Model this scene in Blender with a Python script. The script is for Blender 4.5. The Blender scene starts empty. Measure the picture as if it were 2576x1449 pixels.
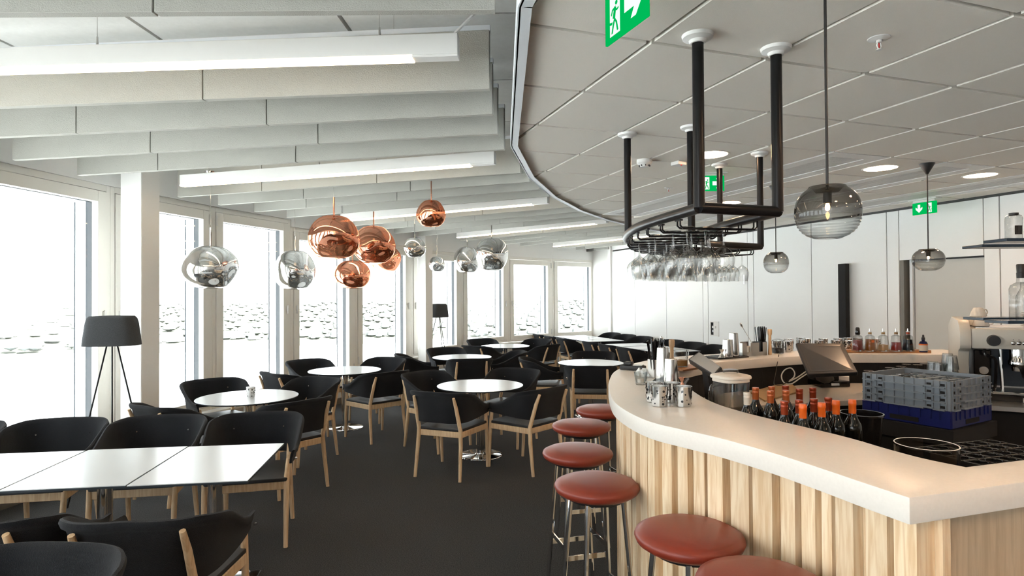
import bpy, bmesh, math, random
from mathutils import Vector, Matrix
random.seed(7)
PI = math.pi
sc = bpy.context.scene
COL = sc.collection

# ---------------------------------------------------------------- camera
F_PX, W_PX, H_PX = 1540.0, 2576.0, 1449.0
PITCH, ROLL, EYE = math.radians(0.65), math.radians(-0.35), 1.67
cam_d = bpy.data.cameras.new('camera')
cam_d.sensor_width = 36.0
cam_d.sensor_fit = 'HORIZONTAL'
cam_d.lens = F_PX * 36.0 / W_PX
cam_d.clip_start, cam_d.clip_end = 0.05, 20000
cam = bpy.data.objects.new('camera', cam_d)
COL.objects.link(cam)
cam.location = (0, 0, EYE)
cam.rotation_euler = (Matrix.Rotation(PI / 2 + PITCH, 3, 'X') @ Matrix.Rotation(ROLL, 3, 'Z')).to_euler()
sc.camera = cam

# ---------------------------------------------------------------- world, exposure
SKY = 4.4
w = bpy.data.worlds.new('overcast_sky')
sc.world = w
w.use_nodes = True
nt = w.node_tree
bg = nt.nodes['Background']
bg.inputs['Color'].default_value = (0.93, 0.97, 1.0, 1)
bg.inputs['Strength'].default_value = SKY
# sun from behind the tower: lights the landscape, never reaches the window wall
sun_d = bpy.data.lights.new('sun', 'SUN')
sun_d.energy = 46.0
sun_d.angle = math.radians(3)
sun_d.color = (1.0, 0.97, 0.93)
sun = bpy.data.objects.new('sun', sun_d)
COL.objects.link(sun)
sun.rotation_euler = Vector((-0.62, 0.45, -0.64)).to_track_quat('-Z', 'Y').to_euler()
vs = sc.view_settings
vs.view_transform = 'Standard'
vs.look = 'None'
vs.gamma = 1.0
vs.use_curve_mapping = False
vs.exposure = 0.32
cy = sc.cycles
cy.max_bounces = 5
cy.diffuse_bounces = 3
cy.glossy_bounces = 3
cy.transmission_bounces = 3
cy.transparent_max_bounces = 14
cy.use_adaptive_sampling = True
cy.adaptive_threshold = 0.2
cy.caustics_reflective = False
cy.caustics_refractive = False
cy.sample_clamp_indirect = 6.0
cy.use_denoising = True

# ---------------------------------------------------------------- survey helpers: photo measurements -> real points in the room
def ray(px, py):
    x, y = px - W_PX / 2, py - H_PX / 2
    xr = x * math.cos(ROLL) + y * math.sin(ROLL)
    yr = -x * math.sin(ROLL) + y * math.cos(ROLL)
    dx, dz = xr / F_PX, -yr / F_PX
    c, s = math.cos(PITCH), math.sin(PITCH)
    return Vector((dx, c - dz * s, s + dz * c))
def on(px, py, z):
    r = ray(px, py)
    t = (z - EYE) / r.z
    return Vector((r.x * t, r.y * t, z))
def at(px, py, d):
    r = ray(px, py)
    t = d / r.y
    return Vector((r.x * t, d, EYE + r.z * t))

# ---------------------------------------------------------------- mesh helpers
class MB:
    def __init__(s):
        s.v, s.f = [], []
    def add(s, vs_, fs_):
        o = len(s.v)
        s.v += [tuple(v) for v in vs_]
        s.f += [tuple(i + o for i in f) for f in fs_]
        return s
    def box(s, c, d, rz=0.0, M=None):
        x, y, z = d[0] / 2, d[1] / 2, d[2] / 2
        vs_ = [Vector((a * x, b * y, e * z)) for e in (-1, 1) for b in (-1, 1) for a in (-1, 1)]
        if rz:
            R = Matrix.Rotation(rz, 3, 'Z')
            vs_ = [R @ v for v in vs_]
        vs_ = [v + Vector(c) for v in vs_]
        if M is not None:
            vs_ = [M @ v for v in vs_]
        return s.add(vs_, [(0, 2, 3, 1), (4, 5, 7, 6), (0, 1, 5, 4), (2, 6, 7, 3), (0, 4, 6, 2), (1, 3, 7, 5)])
    def bar(s, a, b, wd, z0, z1, out=0.0):
        """box standing on the plan line a-b, width wd centred on the line shifted by out to its left"""
        a, b = Vector(a[:2]), Vector(b[:2])
        d = (b - a).normalized()
        n = Vector((-d.y, d.x))
        p = [a + n * (out + wd / 2), b + n * (out + wd / 2), b + n * (out - wd / 2), a + n * (out - wd / 2)]
        return s.prism([(q.x, q.y) for q in p], z0, z1)
    def prism(s, poly, z0, z1):
        n = len(poly)
        vs_ = [(p[0], p[1], z0) for p in poly] + [(p[0], p[1], z1) for p in poly]
        fs_ = [tuple(range(n))[::-1], tuple(range(n, 2 * n))]
        fs_ += [(i, (i + 1) % n, n + (i + 1) % n, n + i) for i in range(n)]
        return s.add(vs_, fs_)
    def tube(s, pts, r, n=8, closed=False, caps=True):
        pts = [Vector(p) for p in pts]
        m = len(pts)
        rr = r if isinstance(r, (list, tuple)) else [r] * m
        up = None
        rings = []
        for i, p in enumerate(pts):
            if closed:
                t = pts[(i + 1) % m] - pts[i - 1]
            else:
                t = pts[min(i + 1, m - 1)] - pts[max(i - 1, 0)]
            t.normalize()
            if up is None:
                up = Vector((0, 0, 1)) if abs(t.z) < 0.9 else Vector((1, 0, 0))
            u = (up - t * up.dot(t))
            if u.length < 1e-6:
                u = t.orthogonal()
            u.normalize()
            up = u
            v = t.cross(u)
            k = 1.0
            if 0 < i < m - 1 or closed:
                a, b = (pts[i] - pts[i - 1]).normalized(), (pts[(i + 1) % m] - pts[i]).normalized()
                k = 1.0 / max(0.55, math.sqrt(max(0.0, (1 + a.dot(b)) / 2)))
            rings.append([p + (u * math.cos(2 * PI * j / n) + v * math.sin(2 * PI * j / n)) * rr[i] * (k if k < 1.4 else 1.4) for j in range(n)])
        vs_ = [q for ring in rings for q in ring]
        fs_ = []
        for i in range(m if closed else m - 1):
            i2 = (i + 1) % m
            for j in range(n):
                j2 = (j + 1) % n
                fs_.append((i * n + j, i * n + j2, i2 * n + j2, i2 * n + j))
        if caps and not closed:
            fs_ += [tuple(range(n))[::-1], tuple((m - 1) * n + j for j in range(n))]
        return s.add(vs_, fs_)
    def cyl(s, a, b, r0, r1=None, n=12):
        return s.tube([a, b], [r0, r0 if r1 is None else r1], n)
    def lathe(s, prof, n=24, c=(0, 0, 0), M=None, sq=None):
        """prof: (radius, z) list; sq: superellipse power for squarish bodies"""
        vs_, idx = [], []
        for (r, z) in prof:
            if r < 1e-5:
                idx.append([len(vs_)] * n)
                vs_.append(Vector((0, 0, z)))
            else:
                row = []
                for j in range(n):
                    a = 2 * PI * j / n + (PI / n if sq else 0)
                    k = 1.0
                    if sq:
                        k = (abs(math.cos(a)) ** sq + abs(math.sin(a)) ** sq) ** (-1.0 / sq)
                    row.append(len(vs_))
                    vs_.append(Vector((r * k * math.cos(a), r * k * math.sin(a), z)))
                idx.append(row)
        if M is not None:
            vs_ = [M @ v for v in vs_]
        vs_ = [v + Vector(c) for v in vs_]
        fs_ = []
        for i in range(len(prof) - 1):
            A, B = idx[i], idx[i + 1]
            for j in range(n):
                q = [A[j], A[(j + 1) % n], B[(j + 1) % n], B[j]]
                u = []
                for x in q:
                    if x not in u:
                        u.append(x)
                if len(u) > 2:
                    fs_.append(tuple(u))
        return s.add(vs_, fs_)
    def grid(s, rows, wrap=False):
        m, n = len(rows), len(rows[0])
        fs_ = []
        for i in range(m - 1):
            for j in range(n if wrap else n - 1):
                j2 = (j + 1) % n
                fs_.append((i * n + j, i * n + j2, (i + 1) * n + j2, (i + 1) * n + j))
        return s.add([p for r_ in rows for p in r_], fs_)
    def mesh(s, name, mat, smooth=35, bevel=0.0, seg=1):
        me = bpy.data.meshes.new(name)
        me.from_pydata(s.v, [], s.f)
        bm = bmesh.new()
        bm.from_mesh(me)
        bmesh.ops.recalc_face_normals(bm, faces=bm.faces)
        if bevel:
            es = [e for e in bm.edges if len(e.link_faces) == 2 and e.calc_face_angle(0) > 0.6]
            bmesh.ops.bevel(bm, geom=es, offset=bevel, segments=seg, affect='EDGES', profile=0.6, clamp_overlap=True)
        bm.to_mesh(me)
        bm.free()
        if smooth:
            me.polygons.foreach_set('use_smooth', [True] * len(me.polygons))
            me.set_sharp_from_angle(angle=math.radians(smooth))
        if mat is not None:
            me.materials.append(M[mat])
        return me
    def build(s, name, mat, parent=None, loc=None, rz=0.0, smooth=35, bevel=0.0, seg=1):
        return link(name, s.mesh(name, mat, smooth, bevel, seg), parent, loc, rz)

def link(name, me, parent=None, loc=None, rz=0.0):
    o = bpy.data.objects.new(name, me)
    COL.objects.link(o)
    if parent is not None:
        o.parent = parent
    if loc is not None:
        o.location = loc
    if rz:
        o.rotation_euler.z = rz
    return o
def tag(o, label, cat, group=None, kind=None):
    o['label'] = label
    o['category'] = cat
    if group:
        o['group'] = group
    if kind:
        o['kind'] = kind
    return o
def thing(name, label, cat, loc=(0, 0, 0), rz=0.0, group=None):
    o = bpy.data.objects.new(name, None)
    o.empty_display_size = 0.05
    COL.objects.link(o)
    o.location = loc
    o.rotation_euler.z = rz
    return tag(o, label, cat, group)
def struct(o, label, cat):
    return tag(o, label, cat, kind='structure')
KIDS = {}
def dup(o, parent=None):
    c = o.copy()
    COL.objects.link(c)
    c.parent = parent
    for ch in list(o.children):
        dup(ch, c)
    return c
def place(proto, loc, rz, label, group=None):
    """first call uses the built thing itself, later calls copies of it with its parts"""
    if not proto.get('used'):
        proto['used'] = 1
        o = proto
    else:
        o = dup(proto)
    o.location = loc
    o.rotation_euler.z = rz
    o['label'] = label
    if group:
        o['group'] = group
    return o
def catmull(pts, n=8, closed=False):
    pts = [Vector(p) for p in pts]
    m = len(pts)
    out = []
    rng = m if closed else m - 1
    for i in range(rng):
        p0 = pts[(i - 1) % m] if closed or i > 0 else pts[0] * 2 - pts[1]
        p1, p2 = pts[i], pts[(i + 1) % m]
        p3 = pts[(i + 2) % m] if closed or i + 2 < m else pts[m - 1] * 2 - pts[m - 2]
        for k in range(n):
            t = k / n
            out.append(0.5 * (2 * p1 + (p2 - p0) * t + (2 * p0 - 5 * p1 + 4 * p2 - p3) * t * t + (3 * p1 - p0 - 3 * p2 + p3) * t ** 3))
    if not closed:
        out.append(pts[-1].copy())
    return out
def lerp_table(tab, u):
    for (a, x), (b, y) in zip(tab, tab[1:]):
        if u <= b:
            t = (u - a) / (b - a)
            t = t * t * (3 - 2 * t) if False else t
            return x + (y - x) * t
    return tab[-1][1]
def clip_poly(poly, a, b):
    """keep the part of a 2D polygon left of the directed line a->b"""
    out = []
    def side(p):
        return (b[0] - a[0]) * (p[1] - a[1]) - (b[1] - a[1]) * (p[0] - a[0])
    for i in range(len(poly)):
        p, q = poly[i], poly[(i + 1) % len(poly)]
        sp, sq_ = side(p), side(q)
        if sp >= 0:
            out.append(p)
        if (sp >= 0) != (sq_ >= 0):
            t = sp / (sp - sq_)
            out.append((p[0] + (q[0] - p[0]) * t, p[1] + (q[1] - p[1]) * t))
    return out

# ---------------------------------------------------------------- materials
M = {}
def new_mat(name):
    m = bpy.data.materials.new(name)
    m.use_nodes = True
    M[name] = m
    n = m.node_tree
    return m, n, n.nodes['Principled BSDF'], n.nodes['Material Output']
def pbr(name, col, rough=0.5, metal=0.0, spec=0.5, bump=None, var=None, coat=0.0, sheen=0.0, trans=0.0, ior=1.45, aniso=None):
    """bump: (scale, strength, detail); var: (scale, dark colour, amount)"""
    m, n, b, out = new_mat(name)
    b.inputs['Base Color'].default_value = (*col, 1)
    b.inputs['Roughness'].default_value = rough
    b.inputs['Metallic'].default_value = metal
    b.inputs['Specular IOR Level'].default_value = spec
    b.inputs['Coat Weight'].default_value = coat
    b.inputs['Coat Roughness'].default_value = 0.3
    b.inputs['Sheen Weight'].default_value = sheen
    b.inputs['Transmission Weight'].default_value = trans
    b.inputs['IOR'].default_value = ior
    tc = None
    if bump or var:
        tc = n.nodes.new('ShaderNodeTexCoord')
    if bump:
        no = n.nodes.new('ShaderNodeTexNoise')
        no.inputs['Scale'].default_value = bump[0]
        no.inputs['Detail'].default_value = bump[2]
        n.links.new(tc.outputs['Object'], no.inputs['Vector'])
        bu = n.nodes.new('ShaderNodeBump')
        bu.inputs['Strength'].default_value = bump[1]
        bu.inputs['Distance'].default_value = 0.01
        n.links.new(no.outputs['Fac'], bu.inputs['Height'])
        n.links.new(bu.outputs['Normal'], b.inputs['Normal'])
    if var:
        no = n.nodes.new('ShaderNodeTexNoise')
        no.inputs['Scale'].default_value = var[0]
        no.inputs['Detail'].default_value = 6
        n.links.new(tc.outputs['Object'], no.inputs['Vector'])
        rp = n.nodes.new('ShaderNodeValToRGB')
        rp.color_ramp.elements[0].position = 0.5 - var[2]
        rp.color_ramp.elements[1].position = 0.5 + var[2]
        rp.color_ramp.elements[0].color = (*var[1], 1)
        rp.color_ramp.elements[1].color = (*col, 1)
        n.links.new(no.outputs['Fac'], rp.inputs['Fac'])
        n.links.new(rp.outputs['Color'], b.inputs['Base Color'])
    return m
def facing_fresnel(n, f0=0.04, gain=0.96):
    """Schlick reflectance that is the same from both sides of a thin sheet"""
    lw = n.nodes.new('ShaderNodeLayerWeight')
    lw.inputs['Blend'].default_value = 0.5
    po = n.nodes.new('ShaderNodeMath')
    po.operation = 'POWER'
    po.inputs[1].default_value = 5.0
    n.links.new(lw.outputs['Facing'], po.inputs[0])
    ma = n.nodes.new('ShaderNodeMath')
    ma.operation = 'MULTIPLY_ADD'
    ma.inputs[1].default_value = gain
    ma.inputs[2].default_value = f0
    n.links.new(po.outputs[0], ma.inputs[0])
    return ma.outputs[0]
def thin_glass(name, tint, refl=0.10, rough=0.0, body=0.0, ior=1.45):
    """thin clear sheet: see-through with an angle dependent reflection"""
    m, n, b, out = new_mat(name)
    n.nodes.remove(b)
    tr = n.nodes.new('ShaderNodeBsdfTransparent')
    tr.inputs['Color'].default_value = (*tint, 1)
    gl = n.nodes.new('ShaderNodeBsdfGlossy')
    gl.inputs['Roughness'].default_value = rough
    mx = n.nodes.new('ShaderNodeMixShader')
    n.links.new(facing_fresnel(n, 0.04 + body), mx.inputs['Fac'])
    n.links.new(tr.outputs[0], mx.inputs[1])
    n.links.new(gl.outputs[0], mx.inputs[2])
    n.links.new(mx.outputs[0], out.inputs['Surface'])
    return m
def edge_glass(name, face_tint, edge_tint, f0=0.05, blend=0.35):
    """thin glassware: clear face-on, darker and more reflective towards its outline"""
    m, n, b, out = new_mat(name)
    n.nodes.remove(b)
    lw = n.nodes.new('ShaderNodeLayerWeight')
    lw.inputs['Blend'].default_value = blend
    rp = n.nodes.new('ShaderNodeValToRGB')
    rp.color_ramp.elements[0].color = (*face_tint, 1)
    rp.color_ramp.elements[1].color = (*edge_tint, 1)
    n.links.new(lw.outputs['Facing'], rp.inputs['Fac'])
    tr = n.nodes.new('ShaderNodeBsdfTransparent')
    n.links.new(rp.outputs['Color'], tr.inputs['Color'])
    gl = n.nodes.new('ShaderNodeBsdfGlossy')
    gl.inputs['Roughness'].default_value = 0.02
    mx = n.nodes.new('ShaderNodeMixShader')
    n.links.new(facing_fresnel(n, f0), mx.inputs['Fac'])
    n.links.new(tr.outputs[0], mx.inputs[1])
    n.links.new(gl.outputs[0], mx.inputs[2])
    n.links.new(mx.outputs[0], out.inputs['Surface'])
    return m
def metal_film(name, col, see, tint):
    """mirror coated blown shade: thin vapour-metallised film that lets a little light through"""
    m, n, b, out = new_mat(name)
    n.nodes.remove(b)
    tr = n.nodes.new('ShaderNodeBsdfTransparent')
    tr.inputs['Color'].default_value = (*tint, 1)
    gl = n.nodes.new('ShaderNodeBsdfGlossy')
    gl.inputs['Roughness'].default_value = 0.015
    gl.inputs['Color'].default_value = (*col, 1)
    mx = n.nodes.new('ShaderNodeMixShader')
    mx.inputs['Fac'].default_value = 1 - see
    n.links.new(tr.outputs[0], mx.inputs[1])
    n.links.new(gl.outputs[0], mx.inputs[2])
    n.links.new(mx.outputs[0], out.inputs['Surface'])
    return m
def emit(name, col, strength):
    m, n, b, out = new_mat(name)
    n.nodes.remove(b)
    e = n.nodes.new('ShaderNodeEmission')
    e.inputs['Color'].default_value = (*col, 1)
    e.inputs['Strength'].default_value = strength
    n.links.new(e.outputs[0], out.inputs['Surface'])
    return m
def wood(name, light, dark, scale=5.0, axis='Z', rough=0.5, vary=0.12, stretch=14.0):
    m, n, b, out = new_mat(name)
    tc = n.nodes.new('ShaderNodeTexCoord')
    oi = n.nodes.new('ShaderNodeObjectInfo')
    ad = n.nodes.new('ShaderNodeVectorMath')
    ad.operation = 'ADD'
    sx = n.nodes.new('ShaderNodeVectorMath')
    sx.operation = 'SCALE'
    sx.inputs['Scale'].default_value = 17.0
    cb = n.nodes.new('ShaderNodeCombineXYZ')
    for k in ('X', 'Y', 'Z'):
        n.links.new(oi.outputs['Random'], cb.inputs[k])
    n.links.new(cb.outputs[0], sx.inputs[0])
    n.links.new(tc.outputs['Object'], ad.inputs[0])
    n.links.new(sx.outputs[0], ad.inputs[1])
    mp = n.nodes.new('ShaderNodeMapping')
    s_ = [stretch, stretch, stretch]
    s_['XYZ'.index(axis)] = 1.0
    mp.inputs['Scale'].default_value = s_
    n.links.new(ad.outputs[0], mp.inputs['Vector'])
    no = n.nodes.new('ShaderNodeTexNoise')
    no.inputs['Scale'].default_value = scale
    no.inputs['Detail'].default_value = 5
    no.inputs['Distortion'].default_value = 0.6
    n.links.new(mp.outputs[0], no.inputs['Vector'])
    rp = n.nodes.new('ShaderNodeValToRGB')
    rp.color_ramp.elements[0].position = 0.36
    rp.color_ramp.elements[1].position = 0.62
    rp.color_ramp.elements[0].color = (*dark, 1)
    rp.color_ramp.elements[1].color = (*light, 1)
    n.links.new(no.outputs['Fac'], rp.inputs['Fac'])
    hs = n.nodes.new('ShaderNodeHueSaturation')
    mr = n.nodes.new('ShaderNodeMapRange')
    mr.inputs['To Min'].default_value = 1 - vary
    mr.inputs['To Max'].default_value = 1 + vary
    n.links.new(oi.outputs['Random'], mr.inputs['Value'])
    n.links.new(mr.outputs[0], hs.inputs['Value'])
    n.links.new(rp.outputs['Color'], hs.inputs['Color'])
    n.links.new(hs.outputs['Color'], b.inputs['Base Color'])
    b.inputs['Roughness'].default_value = rough
    return m

pbr('wall_white', (0.89, 0.88, 0.85), 0.55, bump=(60, 0.04, 3))
pbr('panel_white', (0.87, 0.88, 0.87), 0.35)
pbr('soffit_white', (0.80, 0.80, 0.77), 0.8, bump=(35, 0.1, 6), var=(30, (0.74, 0.74, 0.71), 0.3))
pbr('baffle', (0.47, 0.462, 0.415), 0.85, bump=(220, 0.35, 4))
pbr('ceiling_tile', (0.90, 0.86, 0.78), 0.9, bump=(300, 0.15, 3))
pbr('grid_metal', (0.80, 0.84, 0.88), 0.4)
pbr('plenum', (0.10, 0.10, 0.10), 0.9)
pbr('alu_white', (0.90, 0.875, 0.81), 0.4)
pbr('joint_dark', (0.08, 0.08, 0.08), 0.6)
pbr('jamb_blue', (0.012, 0.02, 0.03), 0.45)
pbr('fin_white', (0.85, 0.88, 0.90), 0.5)
pbr('baseboard', (0.16, 0.14, 0.12), 0.6)
pbr('door_grey', (0.62, 0.61, 0.57), 0.6)
pbr('frame_grey', (0.20, 0.19, 0.17), 0.5)
thin_glass('pane', (0.97, 0.985, 0.98))
pbr('carpet', (0.082, 0.080, 0.077), 0.95, bump=(400, 0.9, 4), var=(150, (0.018, 0.018, 0.019), 0.16))
pbr('lake', (0.55, 0.58, 0.60), 0.6)
pbr('land', (0.12, 0.125, 0.10), 0.9, var=(0.02, (0.06, 0.068, 0.055), 0.2))
pbr('forest', (0.12, 0.132, 0.128), 0.95)
pbr('house_pale', (0.6, 0.6, 0.58), 0.8)
wood('ash', (0.84, 0.63, 0.40), (0.70, 0.47, 0.26), 6.0, 'Z', 0.45, 0.06)
wood('slat_ash', (0.90, 0.73, 0.51), (0.74, 0.52, 0.30), 5.0, 'Z', 0.5, 0.10)
wood('panel_ash', (0.66, 0.52, 0.36), (0.54, 0.41, 0.27), 4.0, 'Z', 0.45, 0.02)
wood('board_wood', (0.42, 0.20, 0.08), (0.20, 0.08, 0.03), 5.0, 'X', 0.4, 0.05)
wood('muddler_wood', (0.72, 0.50, 0.30), (0.62, 0.40, 0.22), 6.0, 'Z', 0.55, 0.05)
pbr('felt', (0.014, 0.017, 0.022), 0.92, spec=0.2, bump=(420, 0.7, 5), var=(300, (0.006, 0.007, 0.010), 0.25), sheen=0.12)
pbr('seat_black', (0.028, 0.030, 0.033), 0.42, bump=(300, 0.15, 3))
pbr('felt_grey', (0.085, 0.09, 0.095), 0.95, spec=0.2, bump=(350, 0.5, 5), var=(200, (0.055, 0.058, 0.062), 0.25))
pbr('table_white', (0.64, 0.675, 0.695), 0.22, spec=0.5)
pbr('table_core', (0.02, 0.03, 0.04), 0.5)
pbr('chrome', (0.72, 0.72, 0.72), 0.08, 1.0)
pbr('steel', (0.70, 0.69, 0.67), 0.16, 1.0)
pbr('steel_brushed', (0.60, 0.59, 0.57), 0.32, 1.0)
pbr('red_leather', (0.24, 0.032, 0.015), 0.42, spec=0.5, coat=0.2, bump=(450, 0.12, 3))
pbr('black_pipe', (0.007, 0.007, 0.008), 0.28, spec=0.3)
pbr('black_plastic', (0.014, 0.014, 0.015), 0.45)
pbr('black_gloss', (0.008, 0.008, 0.009), 0.12)
pbr('black_matt', (0.010, 0.010, 0.011), 0.8)
pbr('white_plastic', (0.80, 0.79, 0.76), 0.4)
pbr('cream_plastic', (0.76, 0.68, 0.58), 0.4)
pbr('screen_grey', (0.075, 0.07, 0.065), 0.25)
pbr('screen_pale', (0.42, 0.40, 0.37), 0.18)  # pale keypad tone; on the till display it paints in the reflected windows
pbr('crate_grey', (0.23, 0.27, 0.31), 0.5)
pbr('crate_blue', (0.006, 0.012, 0.115), 0.4)
pbr('cardboard', (0.27, 0.17, 0.10), 0.8)
pbr('cork_board', (0.36, 0.24, 0.12), 0.8)
pbr('cable_white', (0.62, 0.58, 0.52), 0.5)
pbr('corian', (0.86, 0.82, 0.755), 0.30, spec=0.35, var=(90, (0.84, 0.80, 0.735), 0.12))
pbr('worktop_steel', (0.50, 0.46, 0.40), 0.35)
pbr('sign_white', (0.88, 0.90, 0.88), 0.4)
emit('sign_green', (0.0, 0.42, 0.085), 0.95)
emit('sign_light', (0.80, 0.92, 0.84), 0.95)
emit('strip_light', (1.0, 0.74, 0.48), 12.0)
emit('down_light', (1.0, 0.62, 0.36), 58.0)
emit('bulb', (1.0, 0.55, 0.22), 30.0)
emit('bulb_soft', (1.0, 0.70, 0.42), 2.0)
metal_film('mirror_silver', (0.80, 0.80, 0.79), 0.20, (0.92, 0.92, 0.90))
metal_film('mirror_copper', (0.82, 0.40, 0.26), 0.22, (0.95, 0.60, 0.42))
pbr('copper', (0.80, 0.40, 0.28), 0.18, 1.0)
edge_glass('wine_glass', (0.975, 0.975, 0.97), (0.46, 0.47, 0.47), 0.07, 0.34)
edge_glass('clear_glass', (0.93, 0.935, 0.93), (0.40, 0.42, 0.42), 0.05, 0.35)
edge_glass('smoke_glass', (0.62, 0.60, 0.57), (0.20, 0.195, 0.19), 0.06, 0.38)
edge_glass('ribbed_glass', (0.95, 0.95, 0.93), (0.40, 0.41, 0.42), 0.08, 0.42)
edge_glass('jug_glass', (0.90, 0.91, 0.91), (0.36, 0.39, 0.42), 0.09, 0.40)
pbr('bottle_dark', (0.006, 0.007, 0.006), 0.06, spec=0.6)
pbr('cap_orange', (0.75, 0.13, 0.015), 0.32)
pbr('cap_rust', (0.30, 0.045, 0.015), 0.30, 0.4)
pbr('cap_copper', (0.52, 0.13, 0.04), 0.30, 0.3)
pbr('cap_white', (0.66, 0.60, 0.52), 0.4)
pbr('label_paper', (0.72, 0.66, 0.56), 0.6)
pbr('liquid_red', (0.16, 0.008, 0.006), 0.25)
pbr('liquid_amber', (0.30, 0.10, 0.02), 0.25)
pbr('liquid_pale', (0.52, 0.32, 0.15), 0.25)
pbr('liquid_scarlet', (0.26, 0.012, 0.010), 0.25)
pbr('liquid_dark', (0.008, 0.014, 0.022), 0.25)
pbr('bottle_blue', (0.008, 0.010, 0.05), 0.1)
pbr('label_orange', (0.75, 0.16, 0.03), 0.5)
pbr('label_ice', (0.55, 0.62, 0.68), 0.5)
pbr('shelf_blue', (0.015, 0.03, 0.05), 0.25)
pbr('machine_ivory', (0.62, 0.58, 0.50), 0.32)
pbr('crockery', (0.70, 0.64, 0.55), 0.2)
pbr('candle_wax', (0.80, 0.76, 0.70), 0.5)
pbr('red_led', (0.6, 0.02, 0.02), 0.4)
pbr('jar_food', (0.30, 0.16, 0.05), 0.8)

NTH = ['first', 'second', 'third', 'fourth', 'fifth', 'sixth', 'seventh', 'eighth', 'ninth', 'tenth', 'eleventh', 'twelfth', 'thirteenth', 'fourteenth', 'fifteenth', 'sixteenth', 'seventeenth', 'eighteenth']

# ================================================================ the round tower floor: radial layout about its centre
CX0, CY0, RF = 10.156, 3.265, 14.341
PH, DTH = 0.48085, 0.097495
def pol(r, a):
    return Vector((CX0 - r * math.cos(a), CY0 + r * math.sin(a)))
def vert(k):
    return pol(RF, PH + DTH * (k - 1))
Z_TILE, Z_SOFF, R_EDGE = 2.69, 3.15, 10.19
REAR_Y = -5.5
WA, WB = Vector((2.28, 14.47)), Vector((5.14, 6.12))
WD = (WB - WA).normalized()
WN = Vector((WD.y, -WD.x))            # towards the room
if WN.x > 0:
    WN = -WN
def wall_t(px):
    r = ray(px, 740)
    # solve r*s = WA + WD*t
    den = r.x * (-WD.y) - r.y * (-WD.x)
    s_ = (WA.x * (-WD.y) - WA.y * (-WD.x)) / den
    p = Vector((r.x * s_, r.y * s_))
    return (p - WA).dot(WD)
WALL_END_T = (WA.y - REAR_Y) / -WD.y

# floor
fl = MB()
ring = [vert(k) for k in range(-9, 7)]
ring = [Vector((ring[0].x, REAR_Y - 0.3))] + ring + [WA.copy() + Vector((0.3, 0.6))]
wend = WA + WD * (WALL_END_T + 0.3)
poly = [(p.x, p.y) for p in ring] + [(wend.x + 0.4, wend.y)]
fl.prism(poly[::-1], -0.12, 0.0)
struct(fl.build('floor', 'carpet', smooth=0), 'dark charcoal carpet floor', 'floor')

# upper soffit: radial boards above the baffles plus the slab over the hung ceiling
so = struct(thing('ceiling_soffit', '', ''), 'white painted board soffit high above the hanging baffles', 'ceiling')
rr = [10.0, 11.06, 12.18, 13.10, 14.42]
for k in range(-8, 8):
    a0, a1 = PH + DTH * (k - 1) + 0.0006, PH + DTH * k - 0.0006
    for r0, r1 in zip(rr, rr[1:]):
        p = [pol(r0 + 0.012, a0), pol(r1 - 0.012, a0), pol(r1 - 0.012, a1), pol(r0 + 0.012, a1)]
        MB().prism([(q.x, q.y) for q in p], Z_SOFF, Z_SOFF + 0.05).build('soffit_board', 'soffit_white', so, smooth=0)
MB().prism(poly[::-1], Z_SOFF + 0.06, Z_SOFF + 0.2).build('slab', 'plenum', so, smooth=0)

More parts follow.
